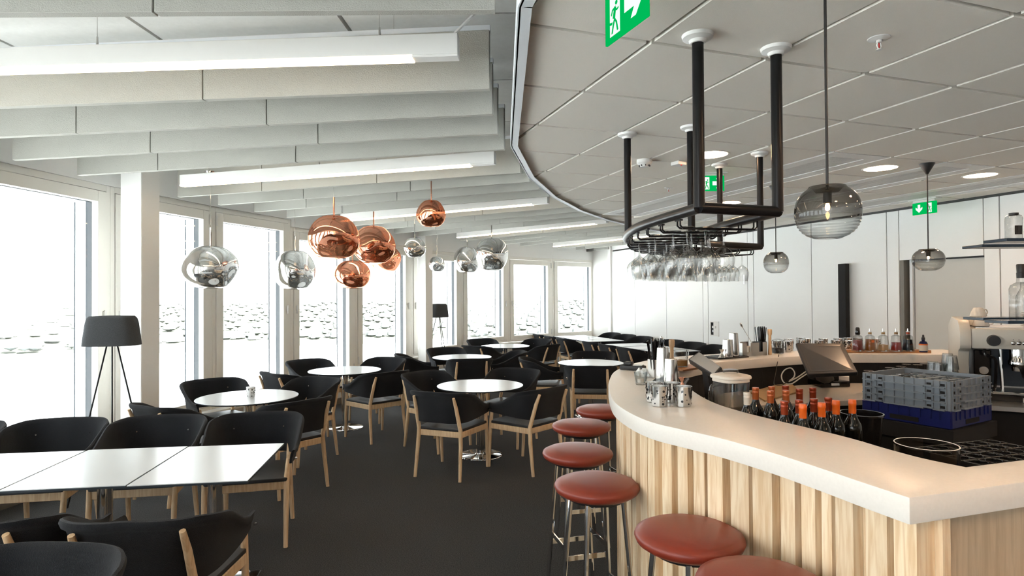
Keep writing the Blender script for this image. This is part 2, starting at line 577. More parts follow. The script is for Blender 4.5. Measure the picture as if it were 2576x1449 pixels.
# ---------------------------------------------------------------- facade
HEAD = {3: 2.65, 4: 2.56}
SILL = {3: 0.36, 4: 0.46, 5: 0.56}
def head(n):
    return 2.75 if n <= 2 else HEAD.get(n, 2.51)
def sill(n):
    return 0.33 if n <= 2 else SILL.get(n, 0.65)
wl = struct(thing('wall_left', '', ''), 'curved white window wall of straight bays', 'wall')
bl = struct(thing('baseboard_left', '', ''), 'dark baseboard along the curved window wall', 'baseboard')
for n in range(-5, 10):
    k = n - 2                      # bay n runs from vert(k-1) to vert(k)
    a, b = vert(k - 1), vert(k)
    d = (b - a).normalized()
    L = (b - a).length
    rz = math.atan2(d.y, d.x)
    h, s_ = head(n), sill(n)
    loc = (a.x, a.y, 0)
    # wall pieces: local x along the bay, local y outwards
    MB().box((L / 2, 0.03, (h + 3.3) / 2), (L + 0.006, 0.16, 3.3 - h)).build('bulkhead', 'wall_white', wl, loc, rz, smooth=0)
    MB().box((L / 2, 0.03, s_ / 2 - 0.02), (L + 0.006, 0.14, s_ - 0.04)).build('apron', 'alu_white', wl, loc, rz, smooth=0)
    MB().box((L / 2, 0.0, s_ - 0.028), (L + 0.012, 0.22, 0.03)).build('window_ledge', 'alu_white', wl, loc, rz, smooth=0, bevel=0.006, seg=2)
    MB().box((L / 2, -0.05, 0.045), (L, 0.02, 0.09)).build('baseboard', 'baseboard', bl, loc, rz, smooth=0)
    num = n if n >= 1 else 10 - n
    wn = struct(thing('window_%d' % num, '', '', loc, rz), 'tall white framed window bay %d of the curved facade' % num, 'window')
    fr = MB()
    fr.box((0.026, 0.02, (h + s_) / 2), (0.048, 0.10, h - s_))
    fr.box((L - 0.026, 0.02, (h + s_) / 2), (0.048, 0.10, h - s_))
    fr.box((L / 2, 0.02, h - 0.03), (L - 0.1, 0.098, 0.06))
    fr.box((L / 2, 0.02, s_ + 0.02), (L - 0.1, 0.098, 0.04))
    fr.build('window_frame', 'alu_white', wn, smooth=0, bevel=0.002)
    x0, x1, z0, z1 = 0.056, L - 0.056, s_ + 0.046, h - 0.066
    g = 0.105
    sa = MB()
    sa.box((x0 + g / 2, -0.005, (z0 + z1) / 2), (g, 0.075, z1 - z0))
    sa.box((x1 - g / 2, -0.005, (z0 + z1) / 2), (g, 0.075, z1 - z0))
    sa.box(((x0 + x1) / 2, -0.005, z1 - g / 2), (x1 - x0 - 2 * g, 0.074, g))
    sa.box(((x0 + x1) / 2, -0.005, z0 + g * 0.4), (x1 - x0 - 2 * g, 0.074, g * 0.8))
    sa.build('sash', 'alu_white', wn, smooth=0, bevel=0.003)
    MB().box(((x0 + x1) / 2, 0.02, (z0 + z1) / 2), (x1 - x0 - g, 0.006, z1 - z0 - g)).build('pane', 'pane', wn, smooth=0)
    gx0, gx1, gz0, gz1 = x0 + g, x1 - g, z0 + g * 0.8, z1 - g
    ga = MB()
    ga.box((gx1 + 0.004, 0.055, (gz0 + gz1) / 2), (0.012, 0.06, gz1 - gz0))
    ga.box((gx0 - 0.004, 0.055, (gz0 + gz1) / 2), (0.012, 0.06, gz1 - gz0))
    ga.box(((gx0 + gx1) / 2, 0.04, gz1 + 0.002), (gx1 - gx0, 0.03, 0.014))
    ga.build('gasket', 'jamb_blue', wn, smooth=0)
    fi = MB()
    fi.box((gx1 + 0.03, 0.145, (gz0 + gz1) / 2), (0.06, 0.11, gz1 - gz0 + 0.5))
    fi.box((gx0 - 0.03, 0.145, (gz0 + gz1) / 2), (0.06, 0.11, gz1 - gz0 + 0.5))
    fi.build('outer_fin', 'fin_white', wn, smooth=0)
    MB().box((gx1 + 0.006, 0.206, (gz0 + gz1) / 2), (0.02, 0.012, gz1 - gz0)).build('fin_edge', 'jamb_blue', wn, smooth=0)
    left_handle = n % 2 == 1
    hx = x0 + 0.04 if left_handle else x1 - 0.04
    hd = MB()
    hd.box((hx, -0.046, 1.50), (0.026, 0.012, 0.07))
    hd.box((hx, -0.062, 1.485), (0.018, 0.022, 0.12))
    hd.build('window_handle', 'white_plastic', wn, smooth=0, bevel=0.004)
    ex = x1 + 0.002 if left_handle else x0 - 0.002
    for hz in (z1 - 0.10, z0 + 0.12):
        MB().cyl((ex, -0.048, hz - 0.06), (ex, -0.048, hz + 0.06), 0.011, n=8).build('hinge', 'white_plastic', wn)
    MB().box((L, 0.0, (h + s_) / 2), (0.006, 0.05, h - s_)).build('mullion_joint', 'joint_dark', wn, smooth=0)

# two wall columns, square to the facade
for i, (px, dd) in enumerate(((353, 5.80), (1070, 11.05))):
    p = at(px, 740, dd)
    a = math.atan2(p.y - CY0, CX0 - p.x)
    rz = -a
    s2 = 0.228 if i == 0 else 0.19
    c = MB().box((0, 0, 1.6), (s2, s2, 3.2)).build('column', 'wall_white', None, (p.x, p.y, 0), rz, smooth=0, bevel=0.006)
    struct(c, ('white square column beside the near floor lamp', 'white square column beside the far floor lamp')[i], 'column')

# corner pier between the last window and the panelled wall
e0 = vert(7 - 0)
pr = MB().prism([(vert(6).x - 0.10, vert(6).y + 0.02), (vert(6).x - 0.06, vert(6).y - 0.10), (2.29, 14.62), (2.30, 14.30), (2.75, 14.35), (2.7, 15.6)], 0, 3.3)
struct(pr.build('wall_corner', 'wall_white', smooth=0), 'white corner pier between the last window and the panelled wall', 'wall')

# ---------------------------------------------------------------- panelled wall on the right
wb = struct(thing('wall_right', '', ''), 'long white panelled wall with thin dark joints', 'wall')
def wall_piece(t0, t1, z0, z1, mat, name, off=0.0, th=0.03, parent=None, bevel=0.002):
    a, b = WA + WD * t0, WA + WD * t1
    q = [a + WN * off, b + WN * off, b + WN * (off - th), a + WN * (off - th)]
    return MB().prism([(p.x, p.y) for p in q], z0, z1).build(name, mat, parent if parent is not None else wb, smooth=0, bevel=bevel)
JT = [wall_t(x) for x in (1531, 1597, 1676, 1768, 1781, 1881, 1896, 2042, 2232, 2263)]
DT0, DT1 = wall_t(2263), wall_t(2476)
JT2 = [DT1, wall_t(2517)] + [wall_t(2517) + 1.15 * i for i in range(1, 12) if wall_t(2517) + 1.15 * i < WALL_END_T]
Z_WT = 2.665
DOOR_Z = 2.06
for tl in (JT, JT2):
    for t0, t1 in zip(tl, tl[1:]):
        wall_piece(t0 + 0.006, t1 - 0.006, 0.02, Z_WT, 'panel_white', 'wall_panel')
wall_piece(DT0 + 0.004, DT1 - 0.004, DOOR_Z, Z_WT, 'panel_white', 'wall_panel')
wall_piece(0.0, JT[3], 2.70, 3.20, 'wall_white', 'upper_wall', off=0.0, th=0.03)
wall_piece(JT[0] - 0.012, DT0 - 0.002, 0, 3.25, 'joint_dark', 'backing', off=-0.031, th=0.12, bevel=0)
wall_piece(DT1 + 0.002, WALL_END_T + 0.3, 0, 3.25, 'joint_dark', 'backing', off=-0.031, th=0.12, bevel=0)
wall_piece(DT0, DT1, DOOR_Z + 0.01, 3.25, 'joint_dark', 'backing', off=-0.031, th=0.12, bevel=0)
dr = struct(thing('door_1', '', ''), 'grey sliding door panel recessed in the white panelled wall', 'door')
wall_piece(DT0 + 0.13, DT1, 0.01, DOOR_Z - 0.015, 'door_grey', 'door_panel', off=-0.09, th=0.03, parent=dr)
wall_piece(DT0, DT0 + 0.05, 0, DOOR_Z, 'frame_grey', 'door_frame', off=-0.01, th=0.12, parent=dr, bevel=0)
wall_piece(DT0 + 0.085, DT0 + 0.12, 0, DOOR_Z, 'grid_metal', 'door_edge', off=-0.06, th=0.05, parent=dr, bevel=0)
wall_piece(DT0 - 0.1, DT1 + 0.1, 0, DOOR_Z + 0.2, 'joint_dark', 'pocket', off=-0.155, th=0.02, parent=dr, bevel=0)
# recessed switch box
tb = wall_t(1797)
zc = at(1797, 827, (WA + WD * tb).y).z
sb = struct(thing('wall_box', '', ''), 'small white recessed switch box in the panelled wall', 'switch box')
sb['kind'] = 'structure'
wall_piece(tb - 0.12, tb - 0.10, zc - 0.13, zc + 0.13, 'white_plastic', 'box_frame', off=0.008, th=0.01, parent=sb)
wall_piece(tb + 0.10, tb + 0.12, zc - 0.13, zc + 0.13, 'white_plastic', 'box_frame', off=0.008, th=0.01, parent=sb)
wall_piece(tb - 0.12, tb + 0.12, zc + 0.11, zc + 0.13, 'white_plastic', 'box_frame', off=0.010, th=0.012, parent=sb)
wall_piece(tb - 0.12, tb + 0.12, zc - 0.13, zc - 0.11, 'white_plastic', 'box_frame', off=0.010, th=0.012, parent=sb)
wall_piece(tb - 0.10, tb - 0.03, zc - 0.11, zc + 0.11, 'black_matt', 'dark_slot', off=0.003, th=0.004, parent=sb, bevel=0)
wall_piece(tb - 0.03, tb + 0.10, zc - 0.11, zc + 0.11, 'white_plastic', 'cover', off=0.004, th=0.005, parent=sb)
wall_piece(tb - 0.06, tb + 0.04, zc + 0.01, zc + 0.05, 'white_plastic', 'rocker', off=0.014, th=0.012, parent=sb)
wall_piece(tb - 0.05, tb - 0.02, zc - 0.06, zc - 0.02, 'grid_metal', 'lock', off=0.014, th=0.012, parent=sb)
# door pull on the cupboard front
tp = wall_t(1880.5) - 0.04
zp = at(1880, 703, (WA + WD * tp).y).z
p0 = WA + WD * tp + WN * 0.03
hp = MB().tube([(p0.x, p0.y, zp + 0.075), (p0.x, p0.y, zp - 0.075)], 0.011, 8).build('door_pull', 'steel', smooth=40)
tag(hp, 'small dark metal pull on the white wall panel', 'handle')

# rear wall closing the room behind the photographer
rw = MB().prism([(vert(-9).x - 0.4, REAR_Y - 0.2), (wend.x + 0.5, REAR_Y - 0.2), (wend.x + 0.5, REAR_Y), (vert(-9).x - 0.4, REAR_Y)][::-1], 0, 3.3)
struct(rw.build('wall_rear', 'wall_white', smooth=0), 'plain white wall behind the photographer', 'wall')

# ---------------------------------------------------------------- hung tile ceiling inside the ring edge
ce = struct(thing('ceiling', '', ''), 'off-white square tile ceiling hung over the bar', 'ceiling')
AZ = math.radians(-19.02)
GA, GB = Vector((math.sin(AZ), math.cos(AZ))), Vector((math.cos(AZ), -math.sin(AZ)))
SA, SB = 0.635, 0.574
GO = Vector((1.781, 4.231))
def node(i, j):
    return GO + GB * ((i - 4) * SB) + GA * ((j - 3) * SA)
# ring edge vertices, seen from the centre (convex)
EV = [math.radians(4.7 - 11.2 * q) for q in (4, 3, 2, 1)] + [math.radians(4.7 + 6.2 * q) for q in range(0, 12)]
EP = [pol(R_EDGE, a) for a in EV]
def clip_room(poly):
    for a, b in zip(EP, EP[1:]):
        # keep the side of the centre (to the right of a->b): use b->a
        poly = clip_poly(poly, (b.x, b.y), (a.x, a.y))
        if len(poly) < 3:
            return []
    a, b = WA + WN * 0.02, WB + WN * 0.02
    ctr = Vector((0, 5))
    poly2 = clip_poly(poly, (a.x, a.y), (b.x, b.y))
    side = (b.x - a.x) * (ctr.y - a.y) - (b.y - a.y) * (ctr.x - a.x)
    if side < 0:
        poly2 = clip_poly(poly, (b.x, b.y), (a.x, a.y))
    poly2 = clip_poly(poly2, (50, REAR_Y), (-50, REAR_Y)) if False else poly2
    return poly2 if len(poly2) >= 3 else []
def area(p):
    return abs(sum(p[i][0] * p[(i + 1) % len(p)][1] - p[(i + 1) % len(p)][0] * p[i][1] for i in range(len(p)))) / 2
GAP = 0.012
tile_me = None
n_tile = 0
VENT = {5: (3, 8), 7: (3, 8), 9: (2, 7)}
full_a = (SA - 2 * GAP) * (SB - 2 * GAP)
plen = MB()
for i in range(-14, 14):
    for j in range(-14, 14):
        c = node(i + 0.5, j + 0.5)
        if c.y < REAR_Y + 0.2:
            continue
        if i in VENT and VENT[i][0] <= j <= VENT[i][1]:
            continue
        p = [node(i, j) + GB * GAP + GA * GAP, node(i + 1, j) - GB * GAP + GA * GAP, node(i + 1, j + 1) - GB * GAP - GA * GAP, node(i, j + 1) + GB * GAP - GA * GAP]
        p = clip_room([(q.x, q.y) for q in p])
        if not p or area(p) < 0.01:
            continue
        n_tile += 1
        if abs(area(p) - full_a) < 1e-4:
            if tile_me is None:
                tile_me = MB().box((0, 0, 0.015), (SB - 2 * GAP, SA - 2 * GAP, 0.03)).mesh('ceiling_tile', 'ceiling_tile', 0)
            link('ceiling_tile', tile_me, ce, (c.x, c.y, Z_TILE), math.atan2(GB.y, GB.x))
        else:
            q0 = p[0]
            MB().prism([(q[0] - c.x, q[1] - c.y) for q in p], 0, 0.03).build('ceiling_tile', 'ceiling_tile', ce, (c.x, c.y, Z_TILE), 0, smooth=0)
cover = clip_room([(-6, REAR_Y), (14, REAR_Y), (14, 18), (-6, 18)])
MB().prism(cover, Z_TILE + 0.031, Z_TILE + 0.05).build('grid_backing', 'ceiling_tile', ce, smooth=0)
# metal edge channel
for n_, (a, b) in enumerate(zip(EP, EP[1:])):
    if a.y < REAR_Y or a.y > 14.3:
        continue
    t = MB().bar(a, b, 0.012, Z_TILE - 0.022, Z_TILE + 0.075, 0.0)
    t.bar(a, b, 0.045, Z_TILE - 0.022, Z_TILE - 0.016, -0.022)
    struct(t.build('trim_%d' % (n_ + 1), 'grid_metal', smooth=0), 'white metal edge channel of the tile ceiling, length %d' % (n_ + 1), 'trim')
# perforated air panels along three rows
vd = ['nearest', 'middle', 'farthest']
for q, (i, (j0, j1)) in enumerate(VENT.items()):
    a, b = node(i + 0.5, j0), node(i + 0.5, j1 + 1)
    # keep inside the ring
    def inside(p):
        return all((e1.x - e0_.x) * (p.y - e0_.y) - (e1.y - e0_.y) * (p.x - e0_.x) < -0.28 for e0_, e1 in zip(EP, EP[1:])) and (p - WA).dot(WN) > 0.3
    while not inside(b) and (b - a).length > 0.5:
        b = b - GA * 0.05
    Lv = (b - a).length
    o = thing('air_vent', 'long slotted white ceiling vent, %s of three parallel rows' % vd[q], 'vent', (a.x, a.y, Z_TILE), math.atan2(GA.y, GA.x), 'ceiling air vents')
    wv = SB - 0.03
    f_ = MB()
    for yy in (-1, 1):
        f_.box((Lv / 2, yy * (wv / 2 - 0.06), 0.006), (Lv, 0.12, 0.012))
    for xx in (0.06, Lv - 0.06):
        f_.box((xx, 0, 0.006), (0.12, wv - 0.24, 0.012))
    f_.build('frame', 'white_plastic', o, smooth=0)
    MB().box((Lv / 2, 0, 0.022), (Lv - 0.02, wv - 0.06, 0.006)).build('dark_void', 'joint_dark', o, smooth=0)
    sl = MB()
    x = 0.13
    while x < Lv - 0.13:
        sl.box((x, 0, 0.008), (0.011, wv - 0.24, 0.008))
        x += 0.02
    s1 = sl.build('slats', 'white_plastic', o, smooth=0)
    s1['kind'] = 'stuff'

# ---------------------------------------------------------------- acoustic baffles and linear lights
def slot(k):
    ar = math.radians(-5.74 + 2.392 * k)
    return ar, ar + math.radians(1.55 + 0.045 * k if k < 22 else 2.5)
nb, nl = 0, 0
def baffle_label(k):
    if k < 1:
        return 'off-white acoustic baffle, %s on the camera side of the first linear light' % ['nearest to it', 'second', 'third', 'fourth', 'fifth'][-k]
    return 'off-white acoustic baffle, %s one beyond the %s linear light' % (['', 'first', 'second', 'third', 'fourth'][(k - 1) % 5], ORD[(k - 1) // 5])
ORD = ['first', 'second', 'third', 'fourth', 'fifth', 'sixth', 'seventh']
for k in range(-4, 28):
    ai, ao = slot(k)
    light = k % 5 == 1
    r0, r1 = (10.40, 13.55) if light else (10.26, 13.98)
    if k == 6:
        r1 = 13.45
    p, q = pol(r0, ai), pol(r1, ao)
    if (q - WA).dot(WN) < 0.1:
        break
    if (p - WA).dot(WN) < 0.15:
        # the panelled wall cuts this one short
        while (p - WA).dot(WN) < 0.15:
            p = p + (q - p).normalized() * 0.05
    d = (q - p)
    L = d.length
    rz = math.atan2(d.y, d.x)
    if light:
        nl += 1
        o = thing('linear_light', ('white suspended linear light strip, %s from the camera end' % ORD[nl - 2]) if k > 0 else 'white suspended linear light strip behind the photographer', 'light', (p.x, p.y, 2.70), rz, 'linear ceiling lights')
        b = MB()
        b.box((L / 2, 0, 0.058), (L, 0.062, 0.09))
        b.box((0.10, 0, 0.008), (0.2, 0.062, 0.012))
        b.build('housing', 'white_plastic', o, smooth=0, bevel=0.002)
        MB().box((L / 2 + 0.1, 0, 0.006), (L - 0.2, 0.058, 0.014)).build('diffuser', 'strip_light', o, smooth=0)
        for xx in (0.35, L * 0.52, L - 0.3):
            w_ = MB().cyl((xx, 0, 0.10), (xx, 0, Z_SOFF - 2.70), 0.0015, n=5)
            w_.build('suspension_wire', 'steel', o)
            g_ = MB().cyl((xx, 0, 0.10), (xx, 0, 0.15), 0.006, 0.004, n=8)
            g_.build('wire_gripper', 'steel', o)
        if k == 1:
            MB().tube(catmull([(0.03, 0, 0.1), (-0.08, 0.01, 0.2), (-0.2, 0.03, 0.29), (-0.34, 0.05, 0.33)], 6), 0.007, 6).build('power_cable', 'white_plastic', o)
    else:
        nb += 1
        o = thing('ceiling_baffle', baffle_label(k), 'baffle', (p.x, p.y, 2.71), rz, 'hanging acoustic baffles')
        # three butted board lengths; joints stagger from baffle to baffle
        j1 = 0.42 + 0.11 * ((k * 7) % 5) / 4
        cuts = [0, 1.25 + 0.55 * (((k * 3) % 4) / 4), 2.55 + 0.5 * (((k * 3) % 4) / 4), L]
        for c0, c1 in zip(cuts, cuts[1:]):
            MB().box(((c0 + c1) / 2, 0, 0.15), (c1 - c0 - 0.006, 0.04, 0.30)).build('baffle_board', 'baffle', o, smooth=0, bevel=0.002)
        MB().box((L / 2, 0, 0.312), (L, 0.03, 0.03)).build('hanging_rail', 'grid_metal', o, smooth=0)
        for xx in (0.5, L - 0.5):
            MB().cyl((xx, 0, 0.32), (xx, 0, Z_SOFF - 2.71), 0.002, n=5).build('suspension_wire', 'steel', o)

# ---------------------------------------------------------------- outside: lake, far shore, trees, houses
lk = MB().prism([(6000 * math.cos(2 * PI * i / 48), 6000 * math.sin(2 * PI * i / 48)) for i in range(48)], -86, -85).build('lake', 'lake', smooth=0)
struct(lk, 'pale overexposed lake far below the windows', 'lake')
def shore(name, r0, r1, a0, a1, h, seed, label):
    rnd = random.Random(seed)
    rows = []
    na = 90
    ph = [rnd.uniform(0, 6.28) for _ in range(8)]
    for i in range(9):
        row = []
        for j in range(na + 1):
            a = a0 + (a1 - a0) * j / na
            wob = sum(math.sin(a * (7 + 6 * q) + ph[q]) / (1 + q) for q in range(8))
            rr_ = r0 + 60 * wob + (r1 - r0) * (i / 8) ** 1.5
            z = -85.5 + h * (i / 8) ** 0.8 * (0.7 + 0.15 * wob) + (1.2 if i else 0)
            row.append((rr_ * math.sin(a), rr_ * math.cos(a), z))
        rows.append(row)
    o = MB().grid(rows).build(name, 'land', smooth=60)
    struct(o, label, 'land')
shore('far_shore', 1150, 4200, -1.75, 0.35, 70, 3, 'pale hazy far shore beyond the lake')
shore('near_shore', 236, 330, -1.05, -0.62, 4, 5, 'pale reed bank at the foot of the tower by the lake')
rnd = random.Random(11)
tr = MB()
for _ in range(2200):
    a = rnd.uniform(-1.3, 0.25)
    r = 1210 + 2600 * rnd.random() ** 1.7
    s_ = rnd.uniform(4.5, 11) * (0.7 + r / 3500)
    zb = -85 + 70 * ((r - 1150) / 3050) ** 0.53 * 0.7
    c = Vector((r * math.sin(a), r * math.cos(a), zb))
    tr.lathe([(0.0, -2), (s_ * 0.9, s_ * 0.3), (s_ * 0.75, s_ * 0.8), (0, s_ * 1.25)], 6, c, Matrix.Rotation(rnd.uniform(0, 3), 3, 'Z'))
t_ = tr.build('far_trees', 'forest', smooth=60)
tag(t_, 'faint hazy trees covering the far lake shore', 'trees', kind='stuff')
hs = [(285, 868, 1260), (330, 862, 1330), (30, 872, 1230), (520, 862, 1320), (610, 866, 1280), (960, 858, 1390), (1215, 852, 1500)]
hl = ['pale far house left of the near floor lamp shade', 'pale far house right behind the near floor lamp shade', 'pale far house at the left edge of the first window', 'pale far house seen just right of the white column', 'pale far house seen through the third window', 'pale far house seen through the fifth window', 'pale far house seen through the seventh window']
for (px, py, dd), lb in zip(hs, hl):
    p = at(px, py, dd)
    o = thing('far_house', lb, 'house', (p.x, p.y, p.z - 6), 0.4, 'far houses on the shore')
    MB().box((0, 0, 6), (26, 16, 12)).build('house_walls', 'house_pale', o, smooth=0)
    MB().add([(-14, -9, 12), (14, -9, 12), (14, 9, 12), (-14, 9, 12), (-14, 0, 18), (14, 0, 18)], [(0, 1, 5, 4), (2, 3, 4, 5), (0, 4, 3), (1, 2, 5), (0, 3, 2, 1)]).build('roof', 'forest', o, smooth=0)

# ================================================================ armchair (front = local +Y)
PATH = [(0, -0.285), (0.12, -0.283), (0.200, -0.252), (0.248, -0.175), (0.268, -0.06), (0.276, 0.08), (0.270, 0.225)]
ZT = [(0, 0.805), (0.30, 0.80), (0.45, 0.775), (0.58, 0.725), (0.72, 0.672), (0.86, 0.640), (1, 0.635)]
ZB = [(0, 0.515), (0.35, 0.515), (0.55, 0.525), (0.75, 0.535), (1, 0.545)]
LEAN = [(0, 0.050), (0.4, 0.055), (0.6, 0.030), (0.8, 0.012), (1, 0.012)]
def make_shell():
    half = catmull([Vector((x, y, 0)) for x, y in PATH], 5)
    ln = [0.0]
    for a, b in zip(half, half[1:]):
        ln.append(ln[-1] + (b - a).length)
    ln = [q / ln[-1] for q in ln]
    st = [(-u, Vector((-p.x, p.y, 0))) for u, p in zip(ln, half)][::-1][:-1] + list(zip(ln, half))
    rows = []
    for i, (u, p) in enumerate(st):
        a = st[max(i - 1, 0)][1]
        b = st[min(i + 1, len(st) - 1)][1]
        t = (b - a).normalized()
        n = Vector((t.y, -t.x, 0))          # outwards
        au = abs(u)
        zt, zb, le = lerp_table(ZT, au), lerp_table(ZB, au), lerp_table(LEAN, au)
        fl_ = 0.034 if au < 0.9 else 0.034 - 0.014 * (au - 0.9) / 0.1
        hgt = zt - zb
        def q(o, z):
            return p + n * (o + le * max(0.0, (z - zb) / hgt) ** 1.3) + Vector((0, 0, z))
        rows.append([q(0, zb), q(0, zb + hgt * 0.45), q(0.0, zt - 0.03), q(0.006, zt - 0.008), q(0.014, zt), q(0.026, zt - 0.003), q(fl_, zt - 0.016), q(fl_ - 0.002, zt - 0.036),
                     q(0.018, zt - 0.050), q(0.014, zb + hgt * 0.45), q(0.014, zb)])
    b = MB().grid(rows, wrap=True)
    m = len(rows[0])
    b.f.append(tuple(range(m)))
    b.f.append(tuple((len(rows) - 1) * m + j for j in range(m))[::-1])
    return b
def make_chair():
    t = thing('armchair', '', 'chair', group='felt armchairs')
    make_shell().build('felt_backrest', 'felt', t, smooth=50)
    for s in (-1, 1):
        MB().tube([(s * 0.250, 0.262, 0), (s * 0.252, 0.245, 0.30), (s * 0.254, 0.225, 0.46), (s * 0.262, 0.205, 0.575)], [0.0145, 0.018, 0.0185, 0.014], 8).build('leg', 'ash', t, smooth=50)
        MB().tube([(s * 0.232, -0.285, 0), (s * 0.222, -0.245, 0.30), (s * 0.215, -0.235, 0.44), (s * 0.208, -0.305, 0.66), (s * 0.204, -0.345, 0.755)], [0.0145, 0.019, 0.0195, 0.0175, 0.013], 8).build('leg', 'ash', t, smooth=50)
    f = MB()
    f.box((0, 0.228, 0.405), (0.50, 0.022, 0.055))
    f.box((0, -0.228, 0.405), (0.42, 0.022, 0.055))
    for s in (-1, 1):
        f.bar((s * 0.255, 0.225), (s * 0.215, -0.235), 0.022, 0.378, 0.432)
    f.build('seat_frame', 'ash', t, smooth=0, bevel=0.004)
    p = MB().prism([(-0.245, 0.255), (-0.268, 0.235), (-0.222, -0.225), (-0.20, -0.24), (0.20, -0.24), (0.222, -0.225), (0.268, 0.235), (0.245, 0.255)][::-1], 0.433, 0.458)
    p.build('seat_pad', 'seat_black', t, smooth=40, bevel=0.007, seg=2)
    for s in (-1, 1):
        MB().cyl((s * 0.305, 0.205, 0.575), (s * 0.318, 0.205, 0.575), 0.008, 0.006, 8).build('button', 'steel', t)
        MB().cyl((s * 0.175, -0.275, 0.70), (s * 0.172, -0.266, 0.70), 0.006, 0.005, 8).build('button', 'steel', t)
    return t
chair0 = make_chair()
NCH = [0]
def chair(px, py, face, label, rim=None):
    """px,py: middle of the top of the back in the photo; face: plan point it faces or a direction"""
    b = on(px, py, 0.80) if rim is None else Vector((*rim, 0.8))
    f = Vector(face[:2])
    if len(face) == 2:
        f = f - Vector((b.x, b.y))
    f.normalize()
    c = Vector((b.x, b.y)) + f * 0.33
    NCH[0] += 1
    return place(chair0, (c.x, c.y, 0), math.atan2(-f.x, f.y), label, 'black felt armchairs')

# ---------------------------------------------------------------- tables
TZ = 0.728
def make_round():
    t = thing('round_table', '', 'table', group='round cafe tables')
    MB().lathe([(0, TZ), (0.449, TZ), (0.4505, TZ - 0.002), (0.4505, TZ - 0.004), (0, TZ - 0.004)], 64).build('table_top', 'table_white', t, smooth=30)
    MB().lathe([(0, TZ - 0.0045), (0.450, TZ - 0.0045), (0.444, TZ - 0.014), (0, TZ - 0.014)], 64).build('core_edge', 'table_core', t, smooth=30)
    MB().lathe([(0, TZ - 0.0145), (0.14, TZ - 0.0145), (0.14, TZ - 0.022), (0.038, TZ - 0.026), (0.038, 0.02), (0.0, 0.02)], 32).build('pedestal', 'chrome', t, smooth=40)
    MB().lathe([(0, 0.022), (0.05, 0.022), (0.06, 0.016), (0.205, 0.013), (0.225, 0.008), (0.228, 0.001), (0, 0.001)], 48).build('base_plate', 'chrome', t, smooth=30)
    return t
def make_rect():
    t = thing('cafe_table', '', 'table', group='rectangular cafe tables')
    MB().box((0, 0, TZ - 0.002), (0.576, 0.80, 0.004)).build('table_top', 'table_white', t, smooth=0)
    MB().box((0, 0, TZ - 0.0095), (0.574, 0.798, 0.0105)).build('core_edge', 'table_core', t, smooth=0)
    MB().lathe([(0, TZ - 0.015), (0.14, TZ - 0.015), (0.14, TZ - 0.022), (0.038, TZ - 0.026), (0.038, 0.02), (0, 0.02)], 32).build('pedestal', 'chrome', t, smooth=40)
    MB().box((0, 0, 0.008), (0.40, 0.40, 0.014)).build('base_plate', 'chrome', t, smooth=0, bevel=0.004)
    return t
round0, rect0 = make_round(), make_rect()
T = [(-2.49, 5.77), (-2.13, 7.79), (-0.34, 6.42), (-0.77, 9.36), (-0.13, 11.35), (1.08, 8.48)]
tl = ['round white table near the left windows with a perforated tealight holder on it', 'round white table by the windows behind the one with the tealight holder', 'round white table standing alone mid floor nearest the red stools',
      'round white table in the middle row beside the far white column', 'farthest round white table under the far windows', 'round white table just left of the bar end']
for c, lb in zip(T, tl):
    place(round0, (c[0], c[1], 0), 0, lb, 'round cafe tables')
who = ['the tealight table', 'the table behind the tealight table', 'the mid-floor table', 'the middle-row table', 'the farthest round table', 'the table beside the bar end']
CH = [
    (0, [(525, 953, 'window side'), (380, 1018, 'camera side left'), (815, 948, 'far right side'), (765, 1003, 'near right side')]),
    (1, [(762, 904, 'window side'), (680, 938, 'camera side left'), (985, 899, 'far right side'), (985, 935, 'near right side')]),
    (2, [(1080, 938, 'far left side'), (1105, 982, 'camera side left'), (1305, 927, 'far right side'), (1375, 972, 'near right side')]),
    (3, [(1118, 875, 'far side'), (1000, 892, 'left side'), (1187, 902, 'camera side'), (1305, 883, 'right side')]),
    (4, [(1203, 852, 'far left side'), (1200, 868, 'camera side left'), (1365, 852, 'far right side'), (1392, 866, 'near right side')]),
    (5, [(1495, 883, 'far side'), (1345, 900, 'left side'), (1485, 920, 'camera side')]),
]
for ti, lst in CH:
    for px, py, sd in lst:
        b = on(px, py, 0.80)
        v = Vector((b.x, b.y)) - Vector(T[ti])
        v.normalize()
        rim = Vector(T[ti]) + v * min(max((Vector((b.x, b.y)) - Vector(T[ti])).length, 0.96), 1.06)
        chair(0, 0, T[ti], 'black felt armchair at %s, %s' % (who[ti], sd), rim=(rim.x, rim.y))
# table row in the foreground
RU, RV = Vector((-0.990, -0.135)).normalized(), Vector((-0.135, 0.990)).normalized()
R0 = Vector((-1.41, 3.545))
nm = ['at its right end', 'second from its right end', 'third from its right end', 'fourth from its right end']
for i in range(4):
    c = R0 + RU * (0.293 + 0.587 * i) + RV * (0.012 * (i % 2))
    place(rect0, (c.x, c.y, 0), math.atan2(RU.y, RU.x), 'white rectangular table of the foreground row, %s' % nm[i], 'rectangular cafe tables')
for i, (px, py) in enumerate(((655, 1037), (425, 1047), (188, 1053), (-18, 1064))):
    b = on(655, 1037, 0.80) + Vector((RU.x, RU.y, 0)) * (0.665 * i)
    chair(0, 0, (-RV.x + (0.10 if i == 0 else 0.04), -RV.y, 0), 'black felt armchair beyond the foreground table row, %s' % ['at its right end', 'second from the right', 'third from the right', 'fourth from the right'][i], rim=(b.x, b.y))
chair(0, 0, (-0.10, 0.99, 0), 'black felt armchair on the near side of the foreground table row, right one', rim=(-1.50, 2.40))
chair(0, 0, (-0.12, 0.99, 0), 'black felt armchair on the near side of the foreground table row, left one', rim=(-2.17, 2.37))
